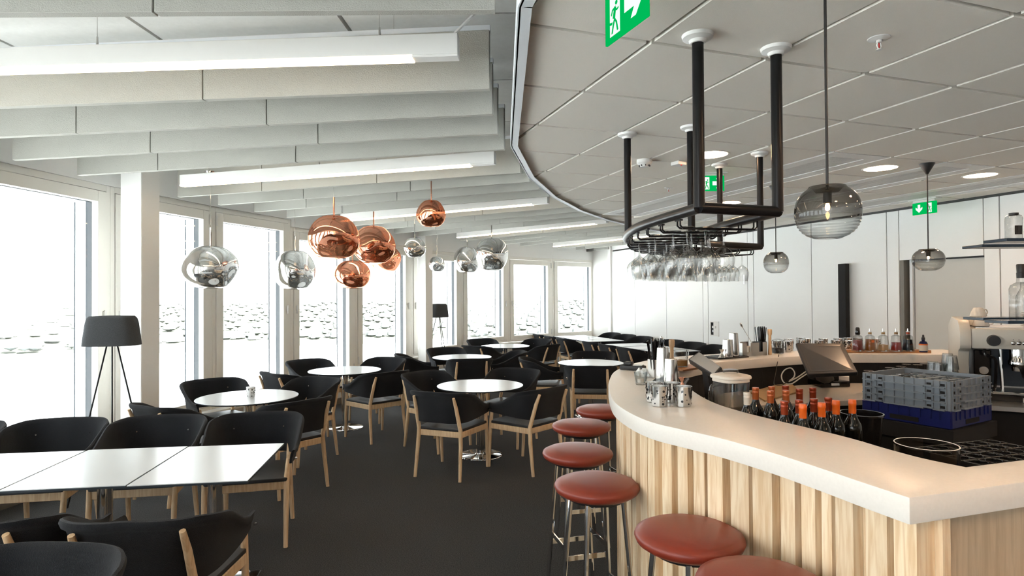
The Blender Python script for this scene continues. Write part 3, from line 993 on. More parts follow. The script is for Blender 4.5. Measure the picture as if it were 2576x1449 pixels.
chair(0, 0, (-0.06, -1.0, 0), 'black felt armchair at the bottom left corner, back to the table row', rim=(-1.60, 2.16))
# two rows along the panelled wall
wz = math.atan2(WD.y, WD.x)
for c0, nm2 in (((1.60, 13.2), 'far'), ((2.43, 10.85), 'near')):
    for i in range(3):
        c = Vector(c0) + WD * (0.63 * (i - 1))
        place(rect0, (c.x, c.y, 0), wz, 'white table of the %s row by the panelled wall, %s' % (nm2, ['at its window end', 'in its middle', 'at its bar end'][i]), 'rectangular cafe tables')
wf = (-WN.x, -WN.y, 0)
for i in range(3):
    b = Vector((0.75, 12.92)) + WD * (0.66 * (i - 1))
    chair(0, 0, wf, 'black felt armchair on the room side of the far wall row, %s' % ['window end', 'middle', 'bar end'][i], rim=(b.x, b.y))
for i in range(3):
    b = Vector((1.60, 10.68)) + WD * (0.66 * (i - 1))
    chair(0, 0, wf, 'black felt armchair on the room side of the near wall row, %s' % ['window end', 'middle', 'bar end'][i], rim=(b.x, b.y))
for i, dd in enumerate((13.92, 13.29, 12.66, 11.66, 11.03, 10.40)):
    t_ = (WA.y - dd) / -WD.y
    p = WA + WD * t_ + WN * 0.13
    chair(0, 0, (WN.x, WN.y, 0), 'black felt armchair against the panelled wall, %s of the six from the window end' % ['first', 'second', 'third', 'fourth', 'fifth', 'last'][i], rim=(p.x, p.y))

# ---------------------------------------------------------------- bar stools
def make_stool():
    t = thing('bar_stool', '', 'stool', group='red bar stools')
    MB().lathe([(0, 0.752), (0.12, 0.750), (0.165, 0.757), (0.188, 0.772), (0.1955, 0.790), (0.190, 0.803), (0.165, 0.815), (0.11, 0.823), (0.05, 0.826), (0, 0.827)], 40).build('seat_cushion', 'red_leather', t, smooth=60)
    MB().lathe([(0, 0.735), (0.13, 0.735), (0.14, 0.750), (0, 0.752)], 24).build('seat_plate', 'black_plastic', t, smooth=40)
    def leg(a, z):
        r = 0.125 + (0.195 - 0.125) * (0.74 - z) / 0.74
        return Vector((r * math.cos(a), r * math.sin(a), z))
    A = [PI / 4 + PI / 2 * i for i in range(4)]
    for a in A:
        MB().tube([leg(a, 0.003), leg(a, 0.74)], 0.0115, 10).build('leg', 'chrome', t)
    for i in range(4):
        z = 0.27 if i % 2 == 0 else 0.32
        p, q = leg(A[i], z), leg(A[(i + 1) % 4], z)
        MB().bar(p, q, 0.006, z - 0.013, z + 0.013).build('footrest', 'chrome', t, smooth=0)
    return t
stool0 = make_stool()
sl_ = ['farthest red bar stool, half hidden by the counter end', 'second farthest red bar stool', 'third farthest red bar stool', 'red bar stool in the middle of the row, before the slatted front',
       'second nearest red bar stool', 'nearest red bar stool cut off by the bottom of the picture']
for i, (px, py) in enumerate(((1514, 1030), (1462, 1069), (1453, 1136), (1501, 1217), (1733, 1343), (1918, 1468))):
    p = on(px, py, 0.80)
    place(stool0, (p.x, p.y, 0), [0.3, 0.2, 0.25, 0.32, 0.5, 0.4][i], sl_[i], 'red bar stools')

# ---------------------------------------------------------------- floor lamps
def floor_lamp(p, rz, label):
    t = thing('floor_lamp', label, 'lamp', (p[0], p[1], 0), rz, 'grey tripod floor lamps')
    n = 40
    def ring(wx, wy, z):
        o = []
        for j in range(n):
            a = 2 * PI * j / n
            c, s = math.cos(a), math.sin(a)
            k = (abs(c) ** 3.2 + abs(s) ** 3.2) ** (-1 / 3.2)
            o.append((wx * k * c, wy * k * s, z))
        return o
    b = MB().grid([ring(0.214, 0.140, 1.265), ring(0.206, 0.134, 1.34), ring(0.192, 0.124, 1.45), ring(0.182, 0.115, 1.492), ring(0.165, 0.10, 1.512), ring(0.06, 0.035, 1.516),
                   ring(0.06, 0.035, 1.508), ring(0.16, 0.096, 1.504), ring(0.176, 0.11, 1.486), ring(0.186, 0.119, 1.45), ring(0.208, 0.135, 1.265), ring(0.214, 0.140, 1.265)], wrap=True)
    b.build('lamp_shade', 'felt_grey', t, smooth=50)
    for a in (-0.07, -0.07 + 2.094, -0.07 + 4.189):
        MB().tube([(0.34 * math.cos(a), 0.34 * math.sin(a), 0), (0.035 * math.cos(a), 0.035 * math.sin(a), 1.30)], 0.0065, 8).build('leg', 'black_pipe', t)
    MB().cyl((0, 0, 1.28), (0, 0, 1.33), 0.045, n=16).build('hub', 'black_pipe', t)
    MB().cyl((0, 0, 1.33), (0, 0, 1.505), 0.008, n=8).build('stem', 'black_pipe', t)
p = at(282, 830, 5.18)
floor_lamp(p, 0.12, 'grey felt tripod floor lamp beside the near column')
p = at(1103, 780, 11.35)
floor_lamp(p, 1.1, 'grey felt tripod floor lamp half hidden behind the far column')

# ---------------------------------------------------------------- mirrored blown pendants
def pendant(px, ytop, ybot, wpx, D, kind, rot, label):
    d = D * F_PX / wpx
    pt, pb = at(px, ytop, d), at(px, ybot, d)
    h = pt.z - pb.z
    c = Vector((pt.x, pt.y, (pt.z + pb.z) / 2))
    t = thing('mirror_pendant', label, 'pendant lamp', (c.x, c.y, c.z), rot, 'mirrored blown pendant lamps')
    mat, met = ('mirror_copper', 'copper') if kind == 'c' else ('mirror_silver', 'chrome')
    rows = []
    NU, NV = 48, 26
    for i in range(NV + 1):
        th = PI * i / NV
        row = []
        for j in range(NU):
            ph = 2 * PI * j / NU
            v = Vector((math.sin(th) * math.cos(ph), math.sin(th) * math.sin(ph), math.cos(th)))
            r = 1 + math.sin(th) ** 2 * (0.055 * math.sin(2 * ph + 1.1 + 1.6 * v.z) + 0.045 * math.sin(3 * ph - 0.6 + 2.4 * v.z) * (0.6 - 0.5 * v.z))
            r -= 0.11 * math.exp(-((v - Vector((0.75, -0.35, -0.35))).length / 0.42) ** 2)
            r -= 0.09 * math.exp(-((v - Vector((-0.55, -0.62, 0.45))).length / 0.38) ** 2)
            r += 0.06 * math.exp(-((v - Vector((-0.75, 0.3, -0.45))).length / 0.5) ** 2)
            z = v.z
            if z > 0.9:
                z = 0.9 + (z - 0.9) * 0.5
            if z < -0.82:
                z = -0.82 + (z + 0.82) * 0.45
            row.append((r * v.x * D / 2, r * v.y * D / 2, z * h / 2 * 1.04))
        rows.append(row)
    MB().grid(rows, wrap=True).build('mirror_shade', mat, t, smooth=180)
    zt = h / 2 * 0.94
    MB().cyl((0, 0, zt - 0.05), (0, 0, zt + 0.19), 0.0085 if D > 0.4 else 0.006, n=10).build('stem', met, t)
    MB().lathe([(0, zt - 0.012), (0.05 * D / 0.5, zt - 0.010), (0.05 * D / 0.5, zt), (0, zt + 0.004)], 20).build('top_cap', met, t)
    MB().cyl((0, 0, zt + 0.19), (0, 0, Z_SOFF - c.z), 0.0016, n=5).build('suspension_cable', 'steel', t)
    zc = 2.90 - c.z
    MB().lathe([(0, zc - 0.055), (0.025, zc - 0.05), (0.05, zc - 0.025), (0.058, zc), (0, zc)], 20).build('canopy', met, t)
    MB().cyl((0, 0, zt - 0.14 * D / 0.5), (0, 0, zt - 0.02), 0.022 * D / 0.5, n=12).build('lamp_holder', met, t)
    MB().lathe([(0, -0.02), (0.014, -0.012), (0.016, 0.0), (0.012, 0.02), (0, 0.022)], 10, (0, 0, zt - 0.16 * D / 0.5)).build('bulb', 'bulb_soft', t)
pendant(530, 618, 730, 128, 0.5, 's', 0.4, 'large silver mirrored pendant hanging farthest left over the tealight table')
pendant(742, 629, 732, 103, 0.5, 's', 2.0, 'silver mirrored pendant left of the copper cluster')
pendant(1043, 597, 650, 53, 0.28, 's', 3.3, 'small silver mirrored pendant overlapping the far column')
pendant(1099, 645, 685, 42, 0.28, 's', 5.0, 'smallest silver mirrored pendant just right of the far column')
pendant(1175, 620, 690, 68, 0.5, 's', 1.1, 'silver mirrored pendant partly behind its larger neighbour')
pendant(1237, 597, 684, 85, 0.5, 's', 4.1, 'rightmost silver mirrored pendant')
pendant(840, 542, 655, 130, 0.5, 'c', 5.2, 'largest copper mirrored pendant at the left of the copper cluster')
pendant(940, 568, 667, 103, 0.5, 'c', 3.0, 'copper mirrored pendant in the middle of the copper cluster')
pendant(887, 655, 728, 91, 0.5, 'c', 1.2, 'lowest copper mirrored pendant of the cluster')
pendant(971, 618, 686, 73, 0.5, 'c', 0.2, 'copper mirrored pendant at the back right of the cluster')
pendant(1085, 503, 573, 73, 0.28, 'c', 2.4, 'small round copper pendant hanging highest, right of the cluster')

# ================================================================ the bar
CZ = 1.14
OUT_PX = [(2288, 1251.6), (2172, 1213.8), (2048, 1172), (1924, 1133), (1800, 1099), (1715, 1080), (1637, 1061), (1580, 1036), (1543, 1008), (1531, 975), (1533, 955), (1545, 935), (1575, 920), (1620, 908)]
outer = [on(x, y, CZ) for x, y in OUT_PX]
outer = [Vector((p.x, p.y, 0)) for p in outer] + [Vector(p) for p in ((1.36, 5.17, 0), (1.85, 5.42, 0), (2.45, 5.62, 0), (3.1, 5.72, 0), (4.0, 5.70, 0))]
oc = catmull(outer, 6)
IN_PX = [(2429, 1174), (2327, 1153), (2234, 1128.6), (2120, 1096), (1951, 1056), (1871, 1036), (1798, 1013), (1748, 986), (1712, 955), (1706, 940), (1719, 929), (1798, 912.5), (1871, 906), (2010, 896), (2140, 892), (2334, 892)]
inner = [on(x, y, CZ) for x, y in IN_PX]
inner = [Vector((p.x, p.y, 0)) for p in inner] + [Vector((4.0, 5.22, 0))]
ic = catmull(inner, 5)
E_OUT, E_IN = Vector((2.75, 2.115, 0)), Vector((2.70, 2.275, 0))
cut = on(2576, 1212, CZ)
e_dir = (Vector((cut.x, cut.y, 0)) - outer[0]).normalized()
E_OUT = outer[0] + e_dir * 1.75
e_n = Vector((-e_dir.y, e_dir.x, 0))
w_end = (inner[0] - outer[0]).dot(e_n)
E_IN = E_OUT + e_n * w_end
loop = [E_OUT] + oc + ic[::-1] + [E_IN]
wt = MB().prism([(p.x, p.y) for p in loop], CZ - 0.072, CZ)
o = wt.build('bar_worktop', 'corian', smooth=30, bevel=0.006, seg=2)
tag(o, 'thick white stone worktop curving round the bar', 'worktop')

def offset_path(pts, dist):
    out_ = []
    for i, p in enumerate(pts):
        t = (pts[min(i + 1, len(pts) - 1)] - pts[max(i - 1, 0)]).normalized()
        out_.append(p + Vector((t.y, -t.x, 0)) * dist)
    return out_
# slatted front: walk the outer edge, set back under the worktop (bar interior lies to the right of the walking direction)
base = offset_path(oc, 0.095)
base = [p for p in base]
bf = thing('bar_counter', 'pale ash slatted bar front under the white worktop', 'bar', (0, 0, 0))
back = offset_path(oc, 0.125)
bk = MB()
for a, b in zip(base, base[1:]):
    bk.bar(a, b, 0.03, 0.0, CZ - 0.073, -0.04)
bk.build('backing_panel', 'slat_ash', bf, smooth=0)
# arclength lookup
acc = [0.0]
for a, b in zip(base, base[1:]):
    acc.append(acc[-1] + (b - a).length)
def along(s):
    for i in range(len(base) - 1):
        if acc[i + 1] >= s:
            t = (s - acc[i]) / (acc[i + 1] - acc[i])
            return base[i].lerp(base[i + 1], t), (base[i + 1] - base[i]).normalized()
    return base[-1], (base[-1] - base[-2]).normalized()
rnd = random.Random(4)
s = 0.02
S_END = 5.2
pat = 0
wid = [0.075, 0.022, 0.085, 0.030, 0.060, 0.016, 0.045, 0.030, 0.050, 0.018, 0.065, 0.040]
while s < S_END:
    w_ = wid[pat % len(wid)] * rnd.uniform(0.8, 1.2)
    proud = [0.046, 0.003, 0.040, 0.008, 0.048, 0.004][pat % 6] + rnd.uniform(-0.003, 0.003)
    p, d_ = along(s + w_ / 2)
    nrm = Vector((-d_.y, d_.x, 0))
    rz_ = math.atan2(d_.y, d_.x)
    MB().box((0, proud / 2 - 0.012, (CZ - 0.075) / 2), (w_ - 0.0015, proud + 0.024, CZ - 0.079)).build('slat', 'slat_ash', bf, (p.x, p.y, 0.002), rz_, smooth=0)
    s += w_
    pat += 1
# smooth end panel on the short side
p0_ = base[0] + e_dir * 0.0
q = MB().bar(p0_ + Vector((0.0, 0.02, 0)), p0_ + e_dir * 1.6, 0.03, 0.002, CZ - 0.074, 0.03)
q.build('end_panel', 'panel_ash', bf, smooth=0, bevel=0.002)

# dark inner carcass and shelves behind the counters
bi = thing('bar_carcass', 'black inner carcass of the bar below the worktop', 'cabinet')
inn = offset_path(ic, 0.0)
cb = MB()
half_i = [p for p in ic if p.y < 4.6 and p.x < 1.7]
for a, b in zip(ic, ic[1:]):
    cb.bar(a, b, 0.02, 0.0, CZ - 0.073, 0.035)
cb.build('inner_panel', 'black_matt', bi, smooth=0)
MB().prism([(1.05, 2.95), (1.30, 2.15), (1.62, 2.22), (2.35, 2.46), (2.28, 2.80), (1.75, 2.75), (1.45, 3.05)], 0.86, 0.90).build('speed_shelf', 'black_matt', bi, smooth=0)
MB().prism([(1.05, 2.95), (1.30, 2.15), (1.62, 2.22), (2.35, 2.46), (2.28, 2.80), (1.75, 2.75), (1.45, 3.05)], 0.02, 0.86).build('speed_cabinet', 'black_matt', bi, smooth=0)
bw = thing('back_worktop', 'beige low worktop below the back counter', 'worktop')
WZ = 0.90
fr_ = [on(1835, 1025, WZ), on(1960, 1016, WZ), on(2170, 1005, WZ)]
pts = [(1.30, 4.40), (fr_[0].x, fr_[0].y), (fr_[1].x, fr_[1].y), (fr_[2].x, fr_[2].y), (2.70, 4.42), (2.95, 4.85), (3.7, 4.90), (3.75, 5.10), (2.9, 5.24), (2.41, 5.14), (1.84, 4.87), (1.50, 4.66)]
MB().prism(pts, WZ - 0.04, WZ).build('worktop', 'worktop_steel', bw, smooth=0, bevel=0.003)
MB().prism([(p[0] + (0.03 if i in (0,) else 0), p[1] + (0.05 if i < 4 else -0.02)) for i, p in enumerate(pts)], 0.0, WZ - 0.041).build('base_cabinet', 'black_matt', bw, smooth=0)

# ---------------------------------------------------------------- glassware helpers
def mk(name, mat, prof, n=24, sq=None, smooth=40):
    return MB().lathe(prof, n, sq=sq).mesh(name, mat, smooth)
# hanging wine glass, foot at z=0, bowl downwards
wine_me = mk('wine_glass', 'wine_glass', [(0.0, 0.0), (0.034, -0.001), (0.033, -0.003), (0.010, -0.006), (0.0042, -0.014), (0.0036, -0.06), (0.0045, -0.078), (0.014, -0.088), (0.034, -0.104), (0.0465, -0.128), (0.0475, -0.14), (0.043, -0.17), (0.0375, -0.198)], 28)
up_me = mk('upturned_glass', 'clear_glass', [(0.0, 0.0), (0.034, -0.001), (0.033, -0.004), (0.010, -0.007), (0.0045, -0.015), (0.004, -0.07), (0.010, -0.085), (0.035, -0.105), (0.043, -0.14), (0.036, -0.185)], 20)
tumbler_me = mk('tumbler', 'clear_glass', [(0.0, 0.004), (0.026, 0.004), (0.029, 0.0), (0.031, 0.0), (0.042, 0.095), (0.040, 0.095), (0.0285, 0.010), (0.0, 0.010)], 20)
hold_me = MB().lathe([(0, 0.002), (0.034, 0.0), (0.036, 0.002), (0.0415, 0.094), (0.0385, 0.094), (0.034, 0.010), (0, 0.010)], 28).mesh('holder_cup', 'steel', 40)
hr = random.Random(21)
dots = MB()
for _ in range(46):
    a, z = hr.uniform(0, 2 * PI), hr.uniform(0.012, 0.080)
    r = 0.036 + 0.0055 * z / 0.094
    s_ = hr.choice([0.0022, 0.003, 0.004, 0.0058])
    c = Vector((math.cos(a), math.sin(a), 0)) * (r + 0.0004) + Vector((0, 0, z))
    nrm = Vector((math.cos(a), math.sin(a), 0))
    dots.cyl(c - nrm * 0.002, c + nrm * 0.0006, s_, s_, 8)
dots_me = dots.mesh('holes', 'black_gloss', 0)
candle_me = MB().cyl((0, 0, 0.011), (0, 0, 0.028), 0.019, n=16).mesh('tealight', 'candle_wax', 40)
HOLD_G = 'perforated steel tealight holders'
def holder(p, label, rz=0.0):
    t = thing('tealight_holder', label, 'candle holder', p, rz, HOLD_G)
    link('cup', hold_me, t)
    d_ = link('punched_holes', dots_me, t)
    d_['kind'] = 'stuff'
    link('tealight', candle_me, t)
# tealight holder on the near round table
p = on(631, 999, TZ)
holder((p.x, p.y, TZ + 0.001), 'perforated steel tealight holder on the round table by the windows', 0.4)

# ---------------------------------------------------------------- things on the near counter
for i, (px, py, lb) in enumerate(((1659, 1021, 'front left one of four'), (1719, 1022, 'front right one of four'), (1645, 1010, 'back left one of four'), (1691, 1011, 'back right one of four'))):
    p = on(px, py, CZ)
    holder((p.x, p.y, CZ + 0.001), 'perforated steel tealight holder on the near counter, ' + lb, i * 1.3)
p = on(1612, 968, CZ)
t = thing('tealight_glass', 'clear glass cup with a tealight on the near counter', 'candle holder', (p.x, p.y, CZ + 0.001))
MB().lathe([(0, 0.006), (0.027, 0.0), (0.029, 0.002), (0.040, 0.075), (0.038, 0.075), (0.026, 0.012), (0, 0.012)], 28).build('cup', 'clear_glass', t)
MB().cyl((0, 0, 0.013), (0, 0, 0.034), 0.019, n=20).build('tealight', 'candle_wax', t)
p = on(1592, 931, CZ)
t = thing('card_terminal', 'dark grey card terminal lying on the counter end', 'card terminal', (p.x, p.y, CZ + 0.001), -0.55)
MB().prism([(-0.085, -0.040), (0.085, -0.034), (0.088, 0.034), (-0.085, 0.040)], 0.0, 0.034).build('body', 'black_plastic', t, smooth=30, bevel=0.010, seg=2)
MB().box((-0.03, 0, 0.046), (0.055, 0.062, 0.022)).build('printer_hump', 'black_plastic', t, smooth=30, bevel=0.008, seg=2)
MB().box((0.04, 0, 0.036), (0.06, 0.055, 0.004)).build('keypad', 'screen_pale', t, smooth=0)
def shaker(p, h, r, label, rz=0):
    t = thing('cocktail_shaker', label, 'shaker', p, rz, 'steel cocktail shakers')
    MB().lathe([(0, 0.001), (r, 0.0), (r * 1.01, 0.004), (r * 0.97, h * 0.25), (r * 0.80, h * 0.93), (r * 0.78, h * 0.985), (r * 0.70, h), (0, h - 0.004)], 32).build('tin', 'steel', t, smooth=40)
def jigger(p, label):
    t = thing('jigger', label, 'jigger', p, 0, 'steel jiggers')
    MB().lathe([(0.028, 0), (0.007, 0.036), (0.007, 0.040), (0.022, 0.066), (0.020, 0.066), (0.005, 0.041), (0.005, 0.036), (0.026, 0.0), (0.028, 0)], 24).build('double_cone', 'copper' if 'copper' in label else 'steel', t, smooth=40)
def tray(c, sx, sy, rz, label):
    t = thing('bar_mat', label, 'bar mat', (c[0], c[1], CZ + 0.0005), rz)
    MB().box((0, 0, 0.005), (sx, sy, 0.010)).build('mat', 'black_plastic', t, smooth=0, bevel=0.003)
    m_ = MB()
    for i in range(int(sx / 0.02)):
        m_.box((-sx / 2 + 0.012 + i * 0.02, 0, 0.0115), (0.006, sy - 0.02, 0.003))
    r_ = m_.build('ribs', 'black_gloss', t, smooth=0)
    r_['kind'] = 'stuff'
p1, p2, p3 = on(1673, 955, CZ + 0.013), on(1684, 961, CZ + 0.013), on(1692, 964, CZ + 0.013)
tray(((p1.x + p2.x) / 2 + 0.02, (p1.y + p2.y) / 2 + 0.02), 0.30, 0.20, 1.2, 'black ribbed bar mat under the near shakers')
shaker((p1.x, p1.y + 0.05, CZ + 0.0135), 0.19, 0.044, 'tall steel cocktail shaker on the near counter')
shaker((p2.x, p2.y - 0.04, CZ + 0.0135), 0.142, 0.043, 'short steel cocktail shaker on the near counter')
jigger((p3.x + 0.015, p3.y - 0.15, CZ + 0.001), 'copper toned jigger in front of the near shakers')
def straw_box(p, label, rz, n=26, white=True):
    t = thing('straw_holder', label, 'straw holder', p, rz, 'straw holders')
    b = MB()
    for x, y, sx, sy in ((0, 0.029, 0.062, 0.003), (0, -0.029, 0.062, 0.003), (0.0295, 0, 0.003, 0.056), (-0.0295, 0, 0.003, 0.056)):
        b.box((x, y, 0.058), (sx, sy, 0.11))
    b.box((0, 0, 0.003), (0.062, 0.061, 0.005))
    b.build('box', 'white_plastic' if white else 'black_plastic', t, smooth=0)
    r_ = random.Random(len(label))
    for i in range(n):
        x, y = r_.uniform(-0.022, 0.022), r_.uniform(-0.022, 0.022)
        lx, ly = x * (1.6 if white else 0.25) + r_.uniform(-0.012, 0.012), y * 1.2
        MB().cyl((x, y, 0.008), (x + lx, y + ly, 0.235 + r_.uniform(-0.01, 0.01)), 0.0042, n=6).build('straw', 'black_gloss', t)
def muddler(p, label, tilt=0.0):
    t = thing('muddler', label, 'muddler', p, 0.3, 'wooden muddlers')
    R_ = Matrix.Rotation(tilt, 3, 'Y')
    MB().lathe([(0, 0), (0.014, 0), (0.016, 0.01), (0.013, 0.10), (0.012, 0.165), (0.018, 0.18), (0.019, 0.21), (0.017, 0.22), (0, 0.221)], 16, (0, 0, 0), R_).build('stick', 'muddler_wood', t)
def spoon(a, b, label):
    a, b = Vector(a), Vector(b)
    t = thing('bar_spoon', label, 'spoon', tuple(a), 0, 'bar spoons')
    d_ = b - a
    MB().tube([(0, 0, 0), d_ * 0.85], 0.0022, 6).build('shaft', 'steel', t)
    MB().tube([d_ * 0.85, d_ * 0.90, d_ * 0.96, d_], [0.003, 0.008, 0.009, 0.003], 8).build('bowl', 'steel', t)
p = on(1647, 949, CZ)
straw_box((p.x, p.y, CZ + 0.001), 'white box full of black straws on the near counter', 0.5)
t = thing('paper_napkins', 'crumpled white paper napkins beside the near straw box', 'napkin', (p.x - 0.075, p.y + 0.02, CZ + 0.001), 0.2)
rows = []
nr = random.Random(9)
for i in range(9):
    rows.append([((j - 4) * 0.010 + nr.uniform(-0.004, 0.004), (i - 4) * 0.012, 0.058 * math.exp(-((i - 4) / 3.0) ** 2) * (0.5 + 0.5 * math.sin(j * 1.9 + i)) + 0.004) for j in range(9)])
MB().grid(rows).build('paper', 'sign_white', t, smooth=20)
pm = at(1690, 900, 3.98)
muddler((pm.x, pm.y, CZ + 0.0135), 'wooden muddler behind the near shakers')
pe = at(1662, 846, 3.95)
spoon((pe.x + 0.10, pe.y + 0.02, CZ + 0.02), tuple(pe), 'steel bar spoon leaning behind the near shakers')
p = on(1708, 929, CZ)
wb_ = thing('serving_board', 'brown wooden board under the clip-top jar', 'board', (p.x + 0.06, p.y + 0.02, CZ + 0.0005), 0.7)
MB().box((0, 0, 0.008), (0.30, 0.15, 0.015)).build('plank', 'board_wood', wb_, smooth=0, bevel=0.003)
def jar(p, label, mat):
    t = thing('clip_jar', label, 'jar', p, 0.4, 'clip-top jars')
    MB().lathe([(0, 0), (0.048, 0.0), (0.052, 0.008), (0.052, 0.075), (0.044, 0.095), (0.042, 0.105)], 28).build('glass_body', 'clear_glass', t)
    MB().lathe([(0, 0.006), (0.046, 0.006), (0.047, 0.045), (0, 0.05)], 20).build('contents', mat, t)
    MB().lathe([(0.046, 0.105), (0.048, 0.110), (0.046, 0.120), (0.02, 0.126), (0, 0.127)], 28).build('lid', 'clear_glass', t)
    MB().tube([(0.05, -0.01, 0.055), (0.064, -0.01, 0.08), (0.06, -0.01, 0.115), (0.06, 0.01, 0.115), (0.064, 0.01, 0.08), (0.05, 0.01, 0.055)], 0.0018, 6).build('wire_clip', 'steel', t)
jar((p.x + 0.02, p.y + 0.03, CZ + 0.017), 'clip-top glass jar on the wooden board', 'jar_food')

def slab(name, corners, th, mat, parent):
    a, b, c, d_ = [Vector(q) for q in corners]
    n = (b - a).cross(d_ - a).normalized()
    v = [a, b, c, d_, a - n * th, b - n * th, c - n * th, d_ - n * th]
    return MB().add(v, [(0, 1, 2, 3), (7, 6, 5, 4), (0, 4, 5, 1), (1, 5, 6, 2), (2, 6, 7, 3), (3, 7, 4, 0)]).build(name, mat, parent, smooth=0, bevel=0.004)
def inset(cs, f, lift):
    a, b, c, d_ = [Vector(q) for q in cs]
    m = (a + b + c + d_) / 4
    n = (b - a).cross(d_ - a).normalized()
    return [q.lerp(m, f) + n * lift for q in (a, b, c, d_)]
# till seen edge-on near the counter end: its display faces the windows
cs = [at(1731, 903, 3.72), at(1798, 945, 3.30), at(1816, 924, 3.36), at(1758, 884, 3.78)]
t = thing('till_display', 'tilted till display seen from its side behind the near counter', 'till')
nrm = (cs[1] - cs[0]).cross(cs[3] - cs[0])
if nrm.z < 0:
    cs = [cs[3], cs[2], cs[1], cs[0]]
slab('housing', cs, 0.035, 'black_plastic', t)
slab('screen', inset(cs, 0.10, 0.0015), 0.001, 'screen_pale', t)
cm = sum((Vector(q) for q in cs), Vector()) / 4
MB().tube([(cm.x + 0.01, cm.y, cm.z - 0.03), (cm.x + 0.06, cm.y + 0.02, 0.905)], [0.03, 0.04], 10).build('stand', 'black_plastic', t)
MB().box((cm.x + 0.07, cm.y + 0.02, 0.912), (0.22, 0.2, 0.02)).build('foot', 'black_plastic', t, smooth=0, bevel=0.004)
MB().box((cm.x + 0.09, cm.y + 0.04, 0.45), (0.36, 0.5, 0.90)).build('pedestal_cabinet', 'black_matt', t, smooth=0)

# ---------------------------------------------------------------- jug, bottles, buckets inside the near counter
c = at(1838, 950, 3.10)
jz = 0.956
t = thing('blender_jug', 'clear blender jug with a cream lid behind the near counter', 'jug', (c.x, c.y, jz), 0.35)
MB().lathe([(0, 0.002), (0.052, 0.0), (0.058, 0.004), (0.066, 0.10), (0.076, 0.285), (0.073, 0.285), (0.062, 0.10), (0.052, 0.012), (0, 0.012)], 36, sq=4.0).build('jug', 'jug_glass', t, smooth=40)
MB().lathe([(0.070, 0.268), (0.079, 0.272), (0.079, 0.286), (0.086, 0.288), (0.088, 0.296), (0.084, 0.304), (0.05, 0.312), (0, 0.314)], 36, sq=3.2).build('lid', 'cream_plastic', t, smooth=50)
MB().lathe([(0.036, 0.313), (0.039, 0.318), (0.036, 0.330), (0, 0.332)], 24).build('lid_cap', 'clear_glass', t)
MB().tube(catmull([(-0.074, 0, 0.26), (-0.115, 0, 0.25), (-0.125, 0, 0.18), (-0.115, 0, 0.10), (-0.068, 0, 0.08)], 5), 0.010, 8).build('handle', 'jug_glass', t)
for a in (0, PI / 2, PI, 3 * PI / 2):
    MB().box((0, 0.02, 0.02), (0.006, 0.036, 0.004), rz=a).build('blade', 'steel', t, smooth=0)
st = thing('jug_stand', 'black blender motor base under the clear jug', 'blender base', (c.x, c.y, 0.9005), 0.35)
MB().lathe([(0, 0), (0.085, 0), (0.08, 0.03), (0.065, 0.053), (0, 0.053)], 24, sq=4).build('motor_base', 'black_plastic', st)
c2 = at(1789, 1012, 3.18)
t = thing('glass_saucer', 'clear glass ashtray beside the blender jug', 'ashtray', (c2.x + 0.03, c2.y + 0.02, 1.062), 0)
MB().lathe([(0, 0.004), (0.028, 0.0), (0.042, 0.022), (0.046, 0.034), (0.042, 0.034), (0.036, 0.020), (0, 0.010)], 24).build('dish', 'clear_glass', t)
t2 = thing('bottle_crate', 'black plastic box under the glass ashtray behind the counter', 'box', (c2.x + 0.03, c2.y + 0.02, 0.9005), 0.3)
MB().box((-0.01, 0, 0.08), (0.09, 0.09, 0.158)).build('box', 'black_plastic', t2, smooth=0, bevel=0.004)

BZ = 0.901
body_prof = [(0, 0.003), (0.030, 0.0), (0.0370, 0.006), (0.0375, 0.180), (0.034, 0.205), (0.020, 0.232), (0.0145, 0.252), (0.0138, 0.285)]
wb_me = MB().lathe(body_prof, 28).mesh('bottle_body', 'bottle_dark', 50)
def capmesh(mat, screw):
    pr = [(0.0142, 0.248), (0.0152, 0.250), (0.0158, 0.309)]
    if screw:
        pr = [(0.0150, 0.252), (0.0153, 0.284), (0.0158, 0.285), (0.0158, 0.289), (0.0153, 0.290), (0.0153, 0.296), (0.0160, 0.297), (0.0160, 0.306), (0.0155, 0.309)]
    else:
        pr = [(0.0150, 0.250), (0.0150, 0.286), (0.0163, 0.288), (0.0163, 0.296), (0.0155, 0.298), (0.0152, 0.3075), (0.0145, 0.309)]
    return MB().lathe(pr + [(0, 0.3095)], 24).mesh('cap_' + mat, mat, 40)
caps = {k: capmesh(k, k != 'cap_orange') for k in ('cap_orange', 'cap_rust', 'cap_copper', 'cap_white')}
lab_me = MB().lathe([(0.0379, 0.05), (0.0379, 0.135)], 28).mesh('wine_label', 'label_paper', 50)
